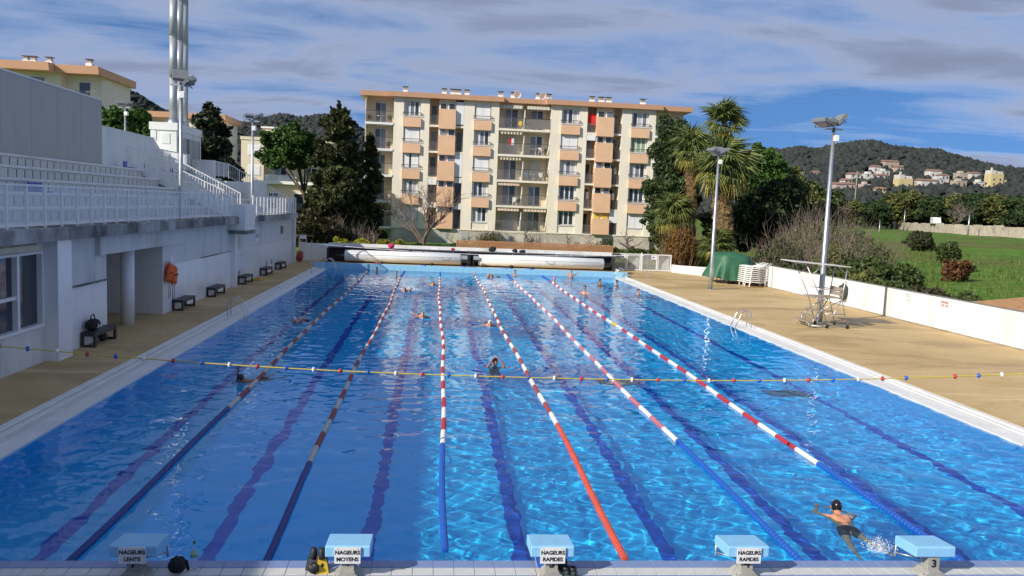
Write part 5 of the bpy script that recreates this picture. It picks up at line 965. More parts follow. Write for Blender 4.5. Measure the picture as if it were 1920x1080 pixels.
# ------------------------------------------------------------------ ladders
ll = ('bent steel pool ladder on the left coping','bent steel pool ladder on the right coping','steel pool ladder at the far left corner','steel pool ladder at the far right corner')
for k, (x, y, s, ax) in enumerate(((0,24.1,1,'x'),(21,24.9,-1,'x'),(.6,49.3,1,'x'),(20.9,49.3,-1,'x'))):
    t = thing('pool_ladder', ll[k], 'ladder', (x,y,.05), 'pool ladders')
    for dy in (-.27,.27):
        pts = [(x-s*.62,y+dy,.04),(x-s*.62,y+dy,.55),(x-s*.56,y+dy,.72),(x-s*.42,y+dy,.80),(x-s*.25,y+dy,.74),(x-s*.12,y+dy,.6),(x+s*.1,y+dy,.05),(x+s*.12,y+dy,-.3),(x+s*.12,y+dy,-1.0)]
        MB().tube(pts, .022, 10).build('side_rail', steel, t, True)
    for z in (-.25,-.5,-.75): MB().box((x+s*.07,y-.25,z), (x+s*.17,y+.25,z+.03)).build('tread', steel, t)
# ------------------------------------------------------------------ floodlight posts
def floods(label, x, y, z0, zt, r, heads, group='floodlight posts'):
    t = thing('lamp_post', label, 'lamp post', (x,y,z0), group); MB().tube([(x,y,z0),(x,y,z0+1.2),(x,y,zt)], [r*1.15,r*1.05,r*.62], 14).build('post', galv, t, True)
    if z0 < 1: MB().tube([(x,y,z0),(x,y,z0+.03)], r*2.2, 14).build('base_plate', galv, t)
    MB().box((x-.42,y-.04,zt-.12), (x+.42,y+.04,zt-.04)).build('crossbar', galv, t)
    for (dx, dz, yaw, tilt, s) in heads:
        h = link('floodlight', MB().prism([(-.20*s,-.06),(.20*s,-.10),(.24*s,.0),(.20*s,.09),(-.18*s,.07)], -.26*s, .26*s, 'x').mesh('floodlight', mat('floodlight_grey', (.20,.21,.22), .5, .1, 5)), t, False, (dx,0,zt-z0+dz)); h.rotation_euler = (tilt,0,yaw)
        link('lens', MB().box((-.22*s,-.17*s,-.118), (.22*s,.17*s,-.104)).mesh('lens', glass_pale), h, False, (0,0,0)); link('bracket', MB().tube([(-.28*s,0,0),(-.28*s,.02,-.22),(.28*s,.02,-.22),(.28*s,0,0)], .015, 5).mesh('bracket', dark_metal), h, False, (0,0,0))
    b = MB().bbox((x-.02,y-.2,zt-.62), (x+.22,y+.06,zt-.36), .03).build('control_box', shutter_m, t)
HD = [(-.3,.16,1.9,.45,1.5),(.28,.2,-1.6,.5,1.5),(.05,.25,.3,.6,1.3)]
floods('nearer lamp post on the grandstand, directly below the steel flues', -3.05, 25.8, 3.85, 9.5, .085, [(-.02,.3,.4,.95,1.2),(.36,.12,-1.4,.5,1.1),(.3,.02,-1.5,.4,1.0)])
floods('farther lamp post on the grandstand, above the short railing', -3.05, 39.3, 3.85, 9.35, .085, [(-.2,.22,.5,.3,1.1),(.28,.22,-1.2,.35,1.2)])
floods('small distant lamp post behind the white rear wall', -14, 50, 1, 10.8, .09, [(-.25,.22,.5,.3,1.1),(.25,.22,-1.2,.35,1.1)])
floods('lamp post on the right deck in front of the palms', 25.6, 41.9, .1, 8.85, .12, HD)
floods('lamp post on the right deck directly behind the lifeguard chair', 25.75, 26.75, .1, 9.15, .125, [(-.5,.2,1.9,.35,1.6),(.2,.34,-1.55,.9,1.4),(-.1,.24,1.7,.3,1.4)])
# ------------------------------------------------------------------ cover rollers at the far end
rh = thing('roller_housing', 'long low housing holding two rolled pool covers at the far end', 'roller housing', (10.5,52,.36))
MB().box((-.3,52.25,1.40), (21.3,52.9,1.48)).build('lid', mat('lid_dark', (.10,.10,.10), .7, .15, 2), rh); MB().box((-.3,52.7,.36), (21.3,52.85,1.40)).build('back_panel', mat('housing_dark', (.035,.03,.028), .8), rh)
MB().box((-.35,52.9,.36), (21.35,53.2,1.72)).build('rear_wall', wall_white, rh)
for x in (-.3,10.2,21.2): MB().box((x,51.5,.36), (x+.1,52.7,1.40)).build('end_plate', dark_metal, rh)
for i in range(12): MB().box((-.25+i*1.8,52.2,1.47), (-.25+i*1.8+1.75,52.25,1.50)).build('lid_edge', galv, rh)
for k, (a, b, lb) in enumerate(((1.0,9.6,'left rolled white pool cover, half in shade'),(10.95,20.5,'right rolled white pool cover in full sun'))):
    t = thing('rolled_pool_cover', lb, 'pool cover', ((a+b)/2,52,.9), 'rolled pool covers')
    MB().lathe([(.36,a),(.42,a+.04),(.43,(a+b)/2),(.42,b-.04),(.36,b)], 28, 'x', (0,51.85,.88)).build('cover_roll', mat('cover_white', (.80,.80,.77), .45, .04, 1.5), t, True)
    MB().tube([(a-.75 if k == 0 else a-.5,51.85,.88),(b+.55,51.85,.88)], .07, 12).build('axle', steel, t, True); MB().box((a+.3,51.425,.98), (b-.3,51.45,1.0)).build('seam', mat('seam_grey', (.2,.2,.2), .7), t)
    MB().tube([(b-1.5-k*3,51.43,1.0),(b-1.3-k*3,51.4,.8),(b-.9-k*3,51.4,.76),(b-.8-k*3,51.43,.98)], .012, 5).build('cord', dark_metal, t, True)
for k, x in enumerate((9.85,10.75)):
    t = thing('folding_chair', ('left','right')[k]+' dark chair in front of the gap between the two rolled covers', 'chair', (x,51.2,.36), 'chairs by the covers')
    for sx in (-.22,.22): MB().tube([(x+sx,50.95,.36),(x+sx,51.0,.8),(x+sx,51.3,.8),(x+sx,51.36,1.2)], .016, 6).build('side_frame', dark_metal, t); MB().tube([(x+sx,51.35,.36),(x+sx,51.3,.8)], .016, 6).build('rear_leg', dark_metal, t)
    MB().box((x-.22,50.98,.79), (x+.22,51.3,.82)).build('seat', black_cloth, t); MB().box((x-.22,51.31,.92), (x+.22,51.34,1.2)).build('backrest', mat('pale_mesh_fabric', (.35,.38,.4), .8), t)
for (x, s, m, lb) in ((4.36,(.22,.12,.2),mat('magenta_cloth', (.45,.02,.10), .8),'magenta towel draped over the roller housing'),(12.0,(.25,.15,.2),black_cloth,'dark bag on the roller housing left of the black clothes'),(13.7,(.2,.15,.14),black_cloth,'black clothes piled on the roller housing'),(14.3,(.22,.15,.12),rubber,'dark garment right of the black clothes on the housing'),(9.0,(.14,.1,.1),mat('red_cloth2', (.4,.03,.02), .8),'small red cloth on the roller housing')):
    t = lump('clothing', lb, 'clothing', (x,52.4,1.48), s, m, int(x*3), rough=.2)
    if x < 5: MB().box((x-.06,52.15,1.05), (x+.1,52.19,1.5)).build('hanging_end', m, t)
for i, x in enumerate((7.4,9.6,13.2,16.9)): tag(MB().bbox((x,52.3,1.485), (x+.5,52.55,1.62), .02).build('white_box', shutter_m), ('first','second','third','last')[i]+' small white box from the left on the roller housing', 'box', 'white boxes on the housing')
for (x, lb) in ((9.9,'blue kickboard on the far headwall left of the chairs'),(13.0,'blue kickboard on the far headwall right of the chairs'),(14.8,'blue kickboard farthest right on the far headwall'),(7.0,'blue kickboard on the far headwall near the left cover')): kickboard(lb, (x,50.12,.44), (-PI/2+.03,0,1.2), f_blue, 1.25)
lump('towel', 'small pink towel on the far headwall by the leftmost rope', 'towel', (3.5,50.3,.42), (.25,.1,.06), mat('pink_cloth', (.6,.2,.3), .8), 4)
lump('bag', 'dark bag beside a kickboard on the far headwall', 'bag', (13.3,50.35,.42), (.2,.12,.12), black_cloth, 8); lump('bag', 'small dark bag on the far deck above the second rope', 'bag', (7.45,50.5,.42), (.12,.1,.1), black_cloth, 2); lump('bag', 'dark bag at the right of the far headwall', 'bag', (14.9,50.45,.42), (.2,.1,.08), rubber, 12)
# timber screen
ts = thing('timber_screen', 'brown timber slat screen behind the right rolled cover', 'screen', (15.7,55.2,.36))
sm_ = MB().box((0,0,0), (.11,.04,.66)).mesh('slat', wood)
for i in range(88): o = link('slat', sm_, ts, False, (9.3+i*.1438-15.7, .0+.004*math.sin(i*3), 1.44-.36))
MB().box((9.25,55.24,1.5), (22.0,55.3,1.58)).build('rail', wood, ts); sl2 = MB().box((0,0,0), (.11,1.5,.03)).mesh('top_slat', wood)
for i in range(88): link('top_slat', sl2, ts, False, (9.3+i*.1438-15.7, .0, 2.105-.36))
for i in range(8): MB().box((9.4+i*1.78,55.3,.36), (9.5+i*1.78,55.4,2.1)).build('post', wood, ts)
# ------------------------------------------------------------------ boundary walls
lw = thing('boundary_wall', 'white wall across the far left corner behind the roller housing', 'wall', (-2,57,.1)); MB().box((-3.1,56.6,.1), (-.4,56.85,1.45)).build('wall_panel', wall_white, lw); MB().box((-.4,56.6,.36), (22,56.85,1.3)).build('wall_panel', wall_white, lw)
rw = thing('boundary_wall', 'long bright white wall of panels along the right deck', 'wall', (30.9,30,.1)); ys = [-30,-15,0,7.6,15.0,22.3,30.0,37.2,44.4,48.2]
for a, b in zip(ys[:-1], ys[1:]): MB().bbox((30.8,a+.012,.1), (31.0,b-.012,1.6), .012).build('wall_panel', wall_white, rw)
for y in (30.0,44.4): MB().box((30.765,y-.07,.1), (30.80,y+.07,1.56)).build('joint_cover', mat('joint_grey', (.42,.42,.42), .6), rw)
MB().box((30.78,-30,1.6), (31.02,48.2,1.625)).build('coping_strip', mat('coping_grey', (.22,.22,.2), .8), rw); MB().box((30.79,-30,.095), (30.80,48.2,.16)).build('base_stain', mat('base_dirt', (.3,.26,.2), .9, .3, 2), rw)
lo_ = thing('boundary_wall', 'low white wall curving from the gates towards the palms', 'wall', (29,53,.1))
pts = [(27.3,56.9),(27.6,56.0),(28.4,54.6),(29.4,53.2),(30.3,51.6),(30.85,49.6),(30.9,48.2)]; hs = [.62,.62,.66,.7,.74,.8,.9]
for i in range(6):
    a, b = Vector((*pts[i],0)), Vector((*pts[i+1],0)); u = (b-a).normalized(); nn = Vector((u.y,-u.x,0))*.09; q = MB(); c4 = [a-nn, b-nn, b+nn, a+nn]
    q.add([(p.x,p.y,.1) for p in c4]+[(p.x,p.y,.1+hs[i+(1 if k in (1,2) else 0)]) for k, p in enumerate(c4)], [(3,2,1,0),(4,5,6,7),(0,1,5,4),(1,2,6,5),(2,3,7,6),(3,0,4,7)]); q.build('wall_panel', wall_white, lo_)
# gates
wire = mat('wire_mesh', (.5,.52,.52), .5, .05, 3, alpha=.28)
for k, (x0, lb) in enumerate(((22.15,'left white mesh gate with notice at the far right corner'),(24.75,'right white mesh gate with notice next to the low wall'))):
    t = thing('mesh_gate', lb, 'gate', (x0+1.25,56.7,.1), 'white mesh gates')
    for xa, xb in ((x0,x0+1.25),(x0+1.3,x0+2.45)):
        for a, b in (((xa,56.66,.14),(xa+.07,56.74,1.52)),((xb-.07,56.66,.14),(xb,56.74,1.52)),((xa+.07,56.66,.14),(xb-.07,56.74,.22)),((xa+.07,56.66,1.44),(xb-.07,56.74,1.52))): MB().box(a,b).build('frame_bar', white_paint, t)
        MB().box((xa+.07,56.695,.22), (xb-.07,56.705,1.44)).build('mesh_panel', wire, t)
    n = MB().box((x0+.75,56.64,1.08), (x0+1.25,56.655,1.42)).build('notice', pvc, t); MB().box((x0+.85,56.63,1.2), (x0+1.0,56.641,1.32)).build('print', f_blue, n)
    MB().prism([(x0+1.38,.22),(x0+2.36,.22),(x0+2.36,1.42)], 56.9, 56.94, 'y').build('bracing_sheet', wall_white, t); MB().box((x0-.11,56.62,.1), (x0-.01,56.78,1.6)).build('gate_post', white_paint, t)
# wall signs: faded notices
sg = MB().box((30.785,27.65,1.08), (30.80,28.32,1.52)).build('wall_notice', sign_m); tag(sg, 'faded grey notice on the white wall, left of the red-lettered one', 'notice')
for i, (w, z) in enumerate(((.4,1.44),(.36,1.36),(.12,1.27),(.4,1.16))): MB().box((30.78,27.98-w/2,z-.018), (30.786,27.98+w/2,z+.018)).build('print_line', mat('faded_print', (.42,.42,.44), .7), sg)
sg = MB().box((30.785,24.72,1.14), (30.80,25.42,1.50)).build('wall_notice', mat('notice_white', (.72,.70,.68), .5)); tag(sg, 'white notice with two lines of faded red print on the white wall', 'notice')
fr = mat('faded_red_print', (.42,.14,.14), .7)
for z, w in ((1.40,.09),(1.25,.09)):
    for j in range(6 if z > 1.3 else 5):
        if z < 1.3 and j == 2: continue
        MB().box((30.779,24.82+j*.095,z-.045), (30.786,24.82+j*.095+.06,z+.045)).build('print_mark', fr, sg)
t = lump('rescue_bag', 'dark green padded rescue bag hanging on the white wall', 'bag', (30.62,34.1,.42), (.14,.28,.5), mat('dark_olive_fabric', (.045,.055,.04), .8, .2, 6), 14, rough=.06); MB().ball((30.55,34.3,1.15), .17, 12, 8, (.6,1,.8)).build('rolled_top', rubber, t, True); MB().tube([(30.75,34.1,1.5),(30.72,34.1,1.42)], .02, 6).build('hook', galv, t)
MB().box((30.46,33.98,.6), (30.475,34.2,1.0)).build('pale_patch', mat('olive_patch', (.12,.14,.09), .8), t)
# shed beyond the wall
sh = thing('shed', 'low shed with orange tiled roof just beyond the white wall', 'shed', (35,24.5,.1)); MB().box((33.4,22.6,.1), (36.5,26.3,1.15)).build('wall', weathered, sh); MB().prism([(33.1,1.15),(36.8,1.55),(36.8,1.65),(33.1,1.25)], 22.2, 26.9, 'y').build('roof', mat('roof_tile_orange', (.45,.26,.12), .9, .2, 3), sh)
for i in range(12): MB().prism([(33.08,1.25),(36.82,1.65),(36.82,1.70),(33.08,1.30)], 22.2+i*.395, 22.2+i*.395+.2, 'y').build('roof_tile', mat('roof_tile_orange', (.45,.26,.12), .9, .2, 3), sh)
# ------------------------------------------------------------------ lifeguard chair
lc = thing('lifeguard_chair', 'tall lifeguard chair of steel tube with canopy and plank steps on the right deck', 'lifeguard chair', (25.1,25.35,.1)); ya, yb = 24.75, 25.95
def T(name, pts, r=.024, m=galv, par=None): return MB().tube(pts, r, 8).build(name, m, par or lc, True)
for y in (ya, yb):
    T('rear_leg', [(26.1,y,.2),(25.75,y,1.42),(25.9,y,2.85)]); T('front_leg', [(25.15,y,.2),(24.75,y,1.45),(24.0,y,2.93)]); T('base_rail', [(24.45,y,.2),(26.1,y,.2)]); T('brace', [(25.15,y,.25),(25.75,y,1.4)]); T('brace', [(25.95,y,.75),(25.0,y,.75)]); T('brace', [(25.7,y,1.35),(24.9,y,.95)]); T('stair_rail', [(24.4,y,.25),(24.95,y,1.0)], .02)
    T('armrest', [(24.55,y,1.85),(25.8,y,1.8)], .02); T('canopy_strut', [(24.25,y,2.45),(24.75,y,2.88)], .016); T('canopy_strut', [(25.87,y,2.55),(25.5,y,2.85)], .016)
    for x in (25.15,26.1): MB().lathe([(.05,-.03),(.085,-.02),(.085,.02),(.05,.03)], 12, 'y', (x,y,.185)).build('wheel', rubber, lc, True)
for (x, z) in ((26.1,.2),(24.45,.2),(25.15,.2),(25.75,1.42),(24.75,1.45),(25.9,2.85),(24.0,2.93)): T('cross_tube', [(x,ya,z),(x,yb,z)])
MB().prism([(23.4,3.02),(25.98,2.86),(25.98,2.89),(23.4,3.06)], ya-.18, yb+.18, 'y').build('canopy', mat('canopy_sheet', (.62,.61,.57), .6, .08, 2), lc)
for x0_, x1_ in ((24.5,24.85),(24.88,25.23),(25.26,25.7)): MB().box((x0_,ya-.02,1.45), (x1_,yb+.02,1.49)).build('seat_plank', weathered, lc)
for z0_, z1_ in ((1.55,1.72),(1.75,1.93)): MB().box((25.76,ya,z0_), (25.79,yb,z1_)).build('back_plank', weathered, lc)
for i in range(3): MB().box((24.22+i*.2,ya-.1,.36+i*.24), (24.47+i*.2,yb+.1,.39+i*.24)).build('step_plank', weathered, lc); [T('step_leg', [(24.3+i*.2,y,.12),(24.3+i*.2,y,.36+i*.24)], .018) for y in (ya,yb)]
# ------------------------------------------------------------------ loungers and tarpaulin
def lounger():
    t = thing('sun_lounger', 'x', 'sun lounger', (0,0,0)); pr = [(0,.30),(.45,.33),(.9,.28),(1.25,.32),(1.75,.55)]
    for y in (-.3,.3): MB().tube([(x,y,z) for x,z in pr], .032, 6).build('side_rail', resin, t, True)
    for i in range(13): u = .04+i*.139; z = float(np.interp(u, [p[0] for p in pr], [p[1] for p in pr])); MB().box((u-.045,-.29,z-.012), (u+.045,.29,z+.014)).build('slat', resin, t)
    for x, z in ((.25,.31),(1.3,.34)):
        for y in (-.3,.3): MB().tube([(x,y,z),(x-.1 if x < 1 else x+.1,y*1.05,0)], [.035,.028], 6).build('leg', resin, t)
    return t
l0 = lounger(); first = True
ordw = ('lowest','second','third','fourth','fifth','sixth','seventh','eighth','ninth')
for k in range(9):
    o = l0 if first else copy_tree(l0); first = False; o.location = (29.15+.012*k, 45.15+.01*(k % 3), .1+k*.135); o.rotation_euler = (0,.0,math.radians(8)); tag(o, f'{ordw[k]} white lounger from the ground in the open stack beside the tarpaulin' if k < 8 else 'topmost white lounger in the open stack beside the tarpaulin', 'sun lounger', 'stacked loungers')
for k in range(9):
    o = copy_tree(l0); o.location = (29.05+.012*k, 46.0, .1+k*.135); o.rotation_euler = (0,0,math.radians(5)); tag(o, f'{ordw[k]} white lounger from the ground in the rear stack half under the tarpaulin' if k < 8 else 'topmost white lounger in the rear stack half under the tarpaulin', 'sun lounger', 'stacked loungers')
for k, (x, y) in enumerate(((27.95,49.2),(28.2,48.4),(28.4,47.6))): o = copy_tree(l0); o.location = (x,y,.1); o.rotation_euler = (0,0,math.radians(4)); tag(o, ('farthest','middle','nearest')[k]+' white lounger peeping out under the tarpaulin', 'sun lounger', 'loungers under the tarpaulin')
def tarp():
    n, k = 72, 22; U, V_ = np.meshgrid(np.linspace(0,2*PI,n,endpoint=False), np.linspace(0,1,k)); sg_ = lambda v, p: np.sign(v)*np.abs(v)**p
    prof = np.interp(V_, [0,.3,.42,.6,1], [0,.72,.88,.96,1.12]); hz = np.interp(V_, [0,.3,.42,.55,1], [2.28,2.2,2.0,1.55,.42]); fold = smooth01(.45,1,V_)
    r = prof*(1+fold*(.09*np.sin(9*U+.5)+.07*np.sin(15*U+1)+.04*np.sin(26*U)))
    x = 29.1+1.45*r*sg_(np.cos(U),.62); y = 48.0+1.5*r*sg_(np.sin(U),.62); z = hz+.05*np.sin(3*U+2*V_)*(1-fold)+fold*.09*np.sin(5*U+1)-.15*(x-29.1)*.3
    i = np.arange(n*k).reshape(k,n); j = np.roll(i,-1,1); tag(link('tarpaulin', np_mesh('tarpaulin', np.stack([x,y,z],-1).reshape(-1,3), np.stack([i[:-1],j[:-1],j[1:],i[1:]],-1).reshape(-1,4), tarp_green, True)), 'dark green tarpaulin draped over stacked loungers', 'tarpaulin')
tarp()
# far left corner: white high chair and red sheet
t = thing('high_chair', 'white lifeguard high chair in the far left corner', 'chair', (-2.75,55.8,.1))
for x in (-3.0,-2.5):
    for y in (55.6,56.1): MB().tube([(x,y,.1),(x+(.05 if x < -2.7 else -.05),y,1.5)], .025, 6).build('leg', white_paint, t)
    MB().tube([(x,56.1,1.5),(x,56.15,2.1)], .025, 6).build('back_post', white_paint, t)
for i in range(4): MB().box((-2.98,55.57,.35+i*.3), (-2.52,55.63,.39+i*.3)).build('rung', white_paint, t)
MB().box((-3.02,55.55,1.5), (-2.48,56.15,1.54)).build('seat', white_paint, t); MB().box((-3.0,56.12,1.8), (-2.5,56.16,2.1)).build('backrest', white_paint, t)
lump('red_sheet', 'folded red plastic sheet leaning in the far left corner', 'sheet', (-2.75,54.6,.1), (.25,.3,.42), mat('red_sheet', (.42,.06,.06), .6, .2, 4), 17, rough=.15)
# ------------------------------------------------------------------ swimmers
def fused(mb, m, voxel, smooth_it=5, name='body'):
    """fuse overlapping limbs into one continuous skin"""
    me = mb.mesh('tmp_body', m, True); o = bpy.data.objects.new('tmp_body', me); TMP.collection.objects.link(o)
    r = o.modifiers.new('r', 'REMESH'); r.mode = 'VOXEL'; r.voxel_size = voxel; r.use_smooth_shade = True
    s = o.modifiers.new('s', 'SMOOTH'); s.factor = .5; s.iterations = smooth_it
    TMP.view_layers[0].update(); dg = TMP.view_layers[0].depsgraph; out = bpy.data.meshes.new_from_object(o.evaluated_get(dg)); bpy.data.objects.remove(o); out.name = name
    if not out.materials: out.materials.append(m)
    return out
def capsule(mb, a, b, ra, rb, n=12):
    a, b = Vector(a), Vector(b); d = (b-a).normalized(); k = 4
    pts = [a-d*ra*math.cos(PI/2*i/k) for i in range(k)]+[a, b]+[b+d*rb*math.sin(PI/2*(i+1)/k) for i in range(k)]
    rr = [max(.002, ra*math.sin(PI/2*i/k)) for i in range(k)]+[ra, rb]+[max(.002, rb*math.cos(PI/2*(i+1)/k)) for i in range(k)]
    mb.tube(pts, rr, n)
def chain(mb, pts, rr):
    for i in range(len(pts)-1): capsule(mb, pts[i], pts[i+1], rr[i], rr[i+1])
def head(mb, c, R):
    """skull, jaw, nose and ears; R turns local (face +y, up +z) into the pose"""
    q = MB(); q.ball((0,-.01,.02), .105, 20, 14, (.75,.93,1.0)); q.ball((0,.025,-.045), .08, 16, 10, (.78,.85,.95)); q.ball((0,.055,-.085), .04, 10, 8, (1,.8,.8))
    q.ball((0,.098,-.012), .020, 8, 6, (.75,1.2,1.5)); q.ball((0,.085,.025), .03, 10, 6, (2.0,.5,.5))
    for s in (-1,1): q.ball((s*.083,-.01,-.01), .026, 8, 6, (.4,.8,1.2))
    capsule(q, (0,-.02,-.06), (0,-.05,-.19), .055, .062)
    o = len(mb.v); mb.v += [tuple(Vector(c)+R @ Vector(p)) for p in q.v]; mb.f += [tuple(i+o for i in f) for f in q.f]; mb.mi += [0]*len(q.f)
def hand(mb, wrist, dirv, up, side):
    d = Vector(dirv).normalized(); u = Vector(up); u = (u-d*u.dot(d)).normalized(); w = d.cross(u)*side; p = Vector(wrist); palm = p+d*.085
    for k in range(-1,2): capsule(mb, p+d*.02+w*.016*k, palm+w*.021*k, .017, .014, 8)
    for k, L in enumerate((.068,.08,.075,.058)):
        b = palm+w*(.033-.022*k); m1 = b+d*L*.5-u*.006; capsule(mb, b, m1, .0095, .009, 8); capsule(mb, m1, m1+d*L*.45-u*.02, .009, .0075, 8)
    b = p+d*.03+w*.035; m1 = b+d*.03+w*.028; capsule(mb, b, m1, .012, .0105, 8); capsule(mb, m1, m1+d*.032+w*.006, .0105, .008, 8)
def dress_head(t, c, R, cap, facing_parts=True, hair=False):
    q = MB(); q.ball((0,-.022,.033), .1125, 22, 14, (.765,.95,1.0)); keep = []
    vv = [tuple(Vector(c)+R @ Vector(p)) for p in q.v]
    ff = [f for f in q.f if not all((q.v[i][1] > .035 and q.v[i][2] < .065) or q.v[i][2] < (-.03 if not hair else -.075) for i in f)]
    z = MB(); z.add(vv, ff); z.build('hair' if hair else 'swim_cap', cap, t, True)
    for s in (-1,1):
        e = MB(); p = Vector(c)+R @ Vector((s*.032,.083,.006)); e.ball(tuple(p), .012, 8, 6); e.build('eye', ink, t, True)
    m = MB(); m.tube([Vector(c)+R @ Vector(p) for p in ((-.024,.086,-.055),(0,.094,-.057),(.024,.086,-.055))], .005, 5); m.build('mouth', mat('lips', (.35,.10,.09), .5), t)
def rotm(pitch=0., yaw=0., roll=0.): return Matrix.Rotation(yaw,3,'Z') @ Matrix.Rotation(pitch,3,'X') @ Matrix.Rotation(roll,3,'Y')
def place(t, loc, yaw, z=0.):
    t.location = (loc[0],loc[1],z); t.rotation_euler = (0,0,yaw)
    for o in KIDS.get(t.name, []): o.location = (0,0,0)
black_cap = mat('black_swim_cap', (.012,.012,.015), .22, .1, 6); white_cap = mat('white_swim_cap', (.75,.72,.70), .3); pink_cap = mat('pink_swim_cap', (.75,.06,.18), .3); hair_d = mat('dark_hair', (.02,.014,.01), .5, .3, 20); hair_g = mat('grey_hair', (.25,.23,.21), .7, .3, 20)
trunk_m = mat('black_swim_trunks', (.012,.013,.018), .6, .3, 12); suit_m = mat('navy_swimsuit', (.02,.025,.07), .5)
def prone(label, loc, yaw, cap, sk, arms='glide', z=0., voxel=.02, hero=False, hair=False, pitch=.55):
    t = thing('person', label, 'person', (0,0,0), 'swimmers'); b = MB()
    b.ball((0,.0,-.07), .155, 16, 10, (1.12,1.15,.72)); b.ball((0,.18,-.06), .15, 16, 10, (1.0,1.3,.66)); b.ball((0,.38,-.045), .175, 18, 12, (1.1,1.15,.66)); b.ball((0,.47,-.02), .15, 16, 10, (1.32,.75,.6))
    for s in (-1,1): b.ball((s*.175,.49,-.015), .072, 12, 8); b.ball((s*.085,.43,.035), .085, 12, 8, (.9,1.2,.6)); b.ball((s*.08,-.08,-.035), .095, 12, 8, (1,1.1,.8))
    R = rotm(pitch); hc_ = (0,.73,.12); head(b, hc_, R); capsule(b, (0,.5,.0), (0,.63,.05), .075, .062)
    if arms == 'glide':
        chain(b, [(-.19,.5,-.01),(-.35,.68,-.03),(-.25,.93,.0)], [.058,.046,.031]); hand(b, (-.25,.93,.0), (.12,1,.12), (0,0,1), 1)
        chain(b, [(.19,.5,-.03),(.31,.72,-.10),(.02,.93,-.03)], [.058,.046,.031]); hand(b, (.02,.93,-.03), (-.9,.5,.1), (0,0,1), -1)
    elif arms == 'crawl':
        chain(b, [(-.19,.5,0),(-.36,.55,.22),(-.30,.88,.10)], [.058,.045,.03]); hand(b, (-.30,.88,.10), (.1,1,-.5), (0,0,1), 1); chain(b, [(.19,.5,-.03),(.24,.42,-.3),(.2,.2,-.42)], [.058,.045,.03]); hand(b, (.2,.2,-.42), (0,-1,-.2), (1,0,0), -1)
    else:
        for s in (-1,1): chain(b, [(s*.19,.5,-.02),(s*.45,.62,-.06),(s*.62,.78,-.1)], [.058,.045,.03]); hand(b, (s*.62,.78,-.1), (s*.6,1,0), (0,0,1), s)
    for s, kn, an, toe in ((-1,(-.12,-.45,-.14),(-.12,-.84,-.17),(-.10,-1.03,-.19)),(1,(.20,-.45,-.10),(.33,-.80,-.05),(.38,-.98,-.03))):
        chain(b, [(s*.09,-.06,-.08),kn], [.095,.062]); capsule(b, (kn[0]*.97,kn[1]-.08,kn[2]), ((kn[0]*.6+an[0]*.4),(kn[1]*.6+an[1]*.4),(kn[2]*.6+an[2]*.4)), .056, .058); chain(b, [kn,an,toe], [.055,.036,.026]); capsule(b, an, (an[0],an[1]-.05,an[2]+.03), .034, .03)
    body = link('body', fused(b, sk, voxel, 6 if hero else 4), t); dress_head(t, hc_, R, cap, hair=hair)
    s_ = MB(); s_.ball((0,.0,-.07), .162, 18, 12, (1.13,1.0,.76))
    for s in (-1,1): s_.ball((s*.08,-.08,-.035), .102, 14, 10, (1,1.05,.84)); capsule(s_, (s*.09,-.08,-.08), (s*.11,-.2,-.098), .104, .094)
    tr = link('swim_trunks', fused(s_, trunk_m, voxel*.8, 3, 'swim_trunks'), t); place(t, loc, yaw, z)
    receivers.extend([body, tr]); return t
def upright(label, loc, yaw, cap, sk, z=0., arms='scull', hair=False, look=0.):
    t = thing('person', label, 'person', (0,0,0), 'swimmers'); b = MB()
    b.ball((0,0,-.42), .17, 16, 10, (1.0,.68,1.3)); b.ball((0,0,-.16), .165, 16, 10, (1.12,.70,1.05)); b.ball((0,0,-.02), .12, 16, 10, (1.5,.72,.6)); b.ball((0,0,-.66), .16, 14, 10, (1.05,.72,.9))
    for s in (-1,1): b.ball((s*.18,0,-.03), .07, 12, 8)
    R = rotm(look); hc_ = (0,.03,.26); head(b, hc_, R); capsule(b, (0,0,.0), (0,.01,.16), .07, .06)
    for s in (-1,1):
        if arms == 'head': el, wr, hd = (s*.27,.16,.16), (s*.12,.12,.36), (-s*.4,-.5,.6)
        elif arms == 'wall': el, wr, hd = (s*.38,-.1,.0), (s*.55,-.22,.16), (s*.5,-.6,.2)
        else: el, wr, hd = (s*.34,.12,-.18), (s*.40,.36,-.10), (s*.3,1,0)
        chain(b, [(s*.19,0,-.03),el,wr], [.056,.044,.03]); hand(b, wr, hd, (0,0,1), s)
        chain(b, [(s*.09,0,-.72),(s*.14,.16,-1.1),(s*.12,.0,-1.5)], [.09,.06,.035]); capsule(b, (s*.12,0,-1.5), (s*.12,.14,-1.56), .035, .026)
    link('body', fused(b, sk, .02, 4), t); dress_head(t, hc_, R, cap, hair=hair)
    q = MB(); q.ball((0,0,-.66), .17, 16, 10, (1.05,.75,.7)); link('swimwear', q.mesh('swimwear', suit_m, True), t); place(t, loc, yaw, z); return t
hero = prone('nearest swimmer in black cap and black trunks, gliding away between the right lane ropes', (14.43,2.02), -.2, black_cap, mat('skin_ruddy', (.62,.27,.15), .35, .12, 9), 'glide', -.035, .0085, True)  # skin tone redder than that of the other swimmers
wt = MB().tube([(-.295,.90,-.01),(-.265,.905,.035),(-.235,.915,.02)], .012, 6).build('watch', rubber, hero, False, False); wt.location = (0,0,0)
prone('snorkelling swimmer in black cap left of the leftmost rope, near the bead line', (3.1,12.35), 2.5, black_cap, skin2, 'glide', -.02, pitch=-.5); sk_ = MB().tube([(.09,.78,.02),(.1,.74,.2),(.09,.72,.42)], .016, 8); 
sn = sk_.build('snorkel', rubber, bpy.data.objects[[o.name for o in bpy.data.objects if o.get('label','').startswith('snorkelling')][0]], True, False); sn.location = (0,0,0)
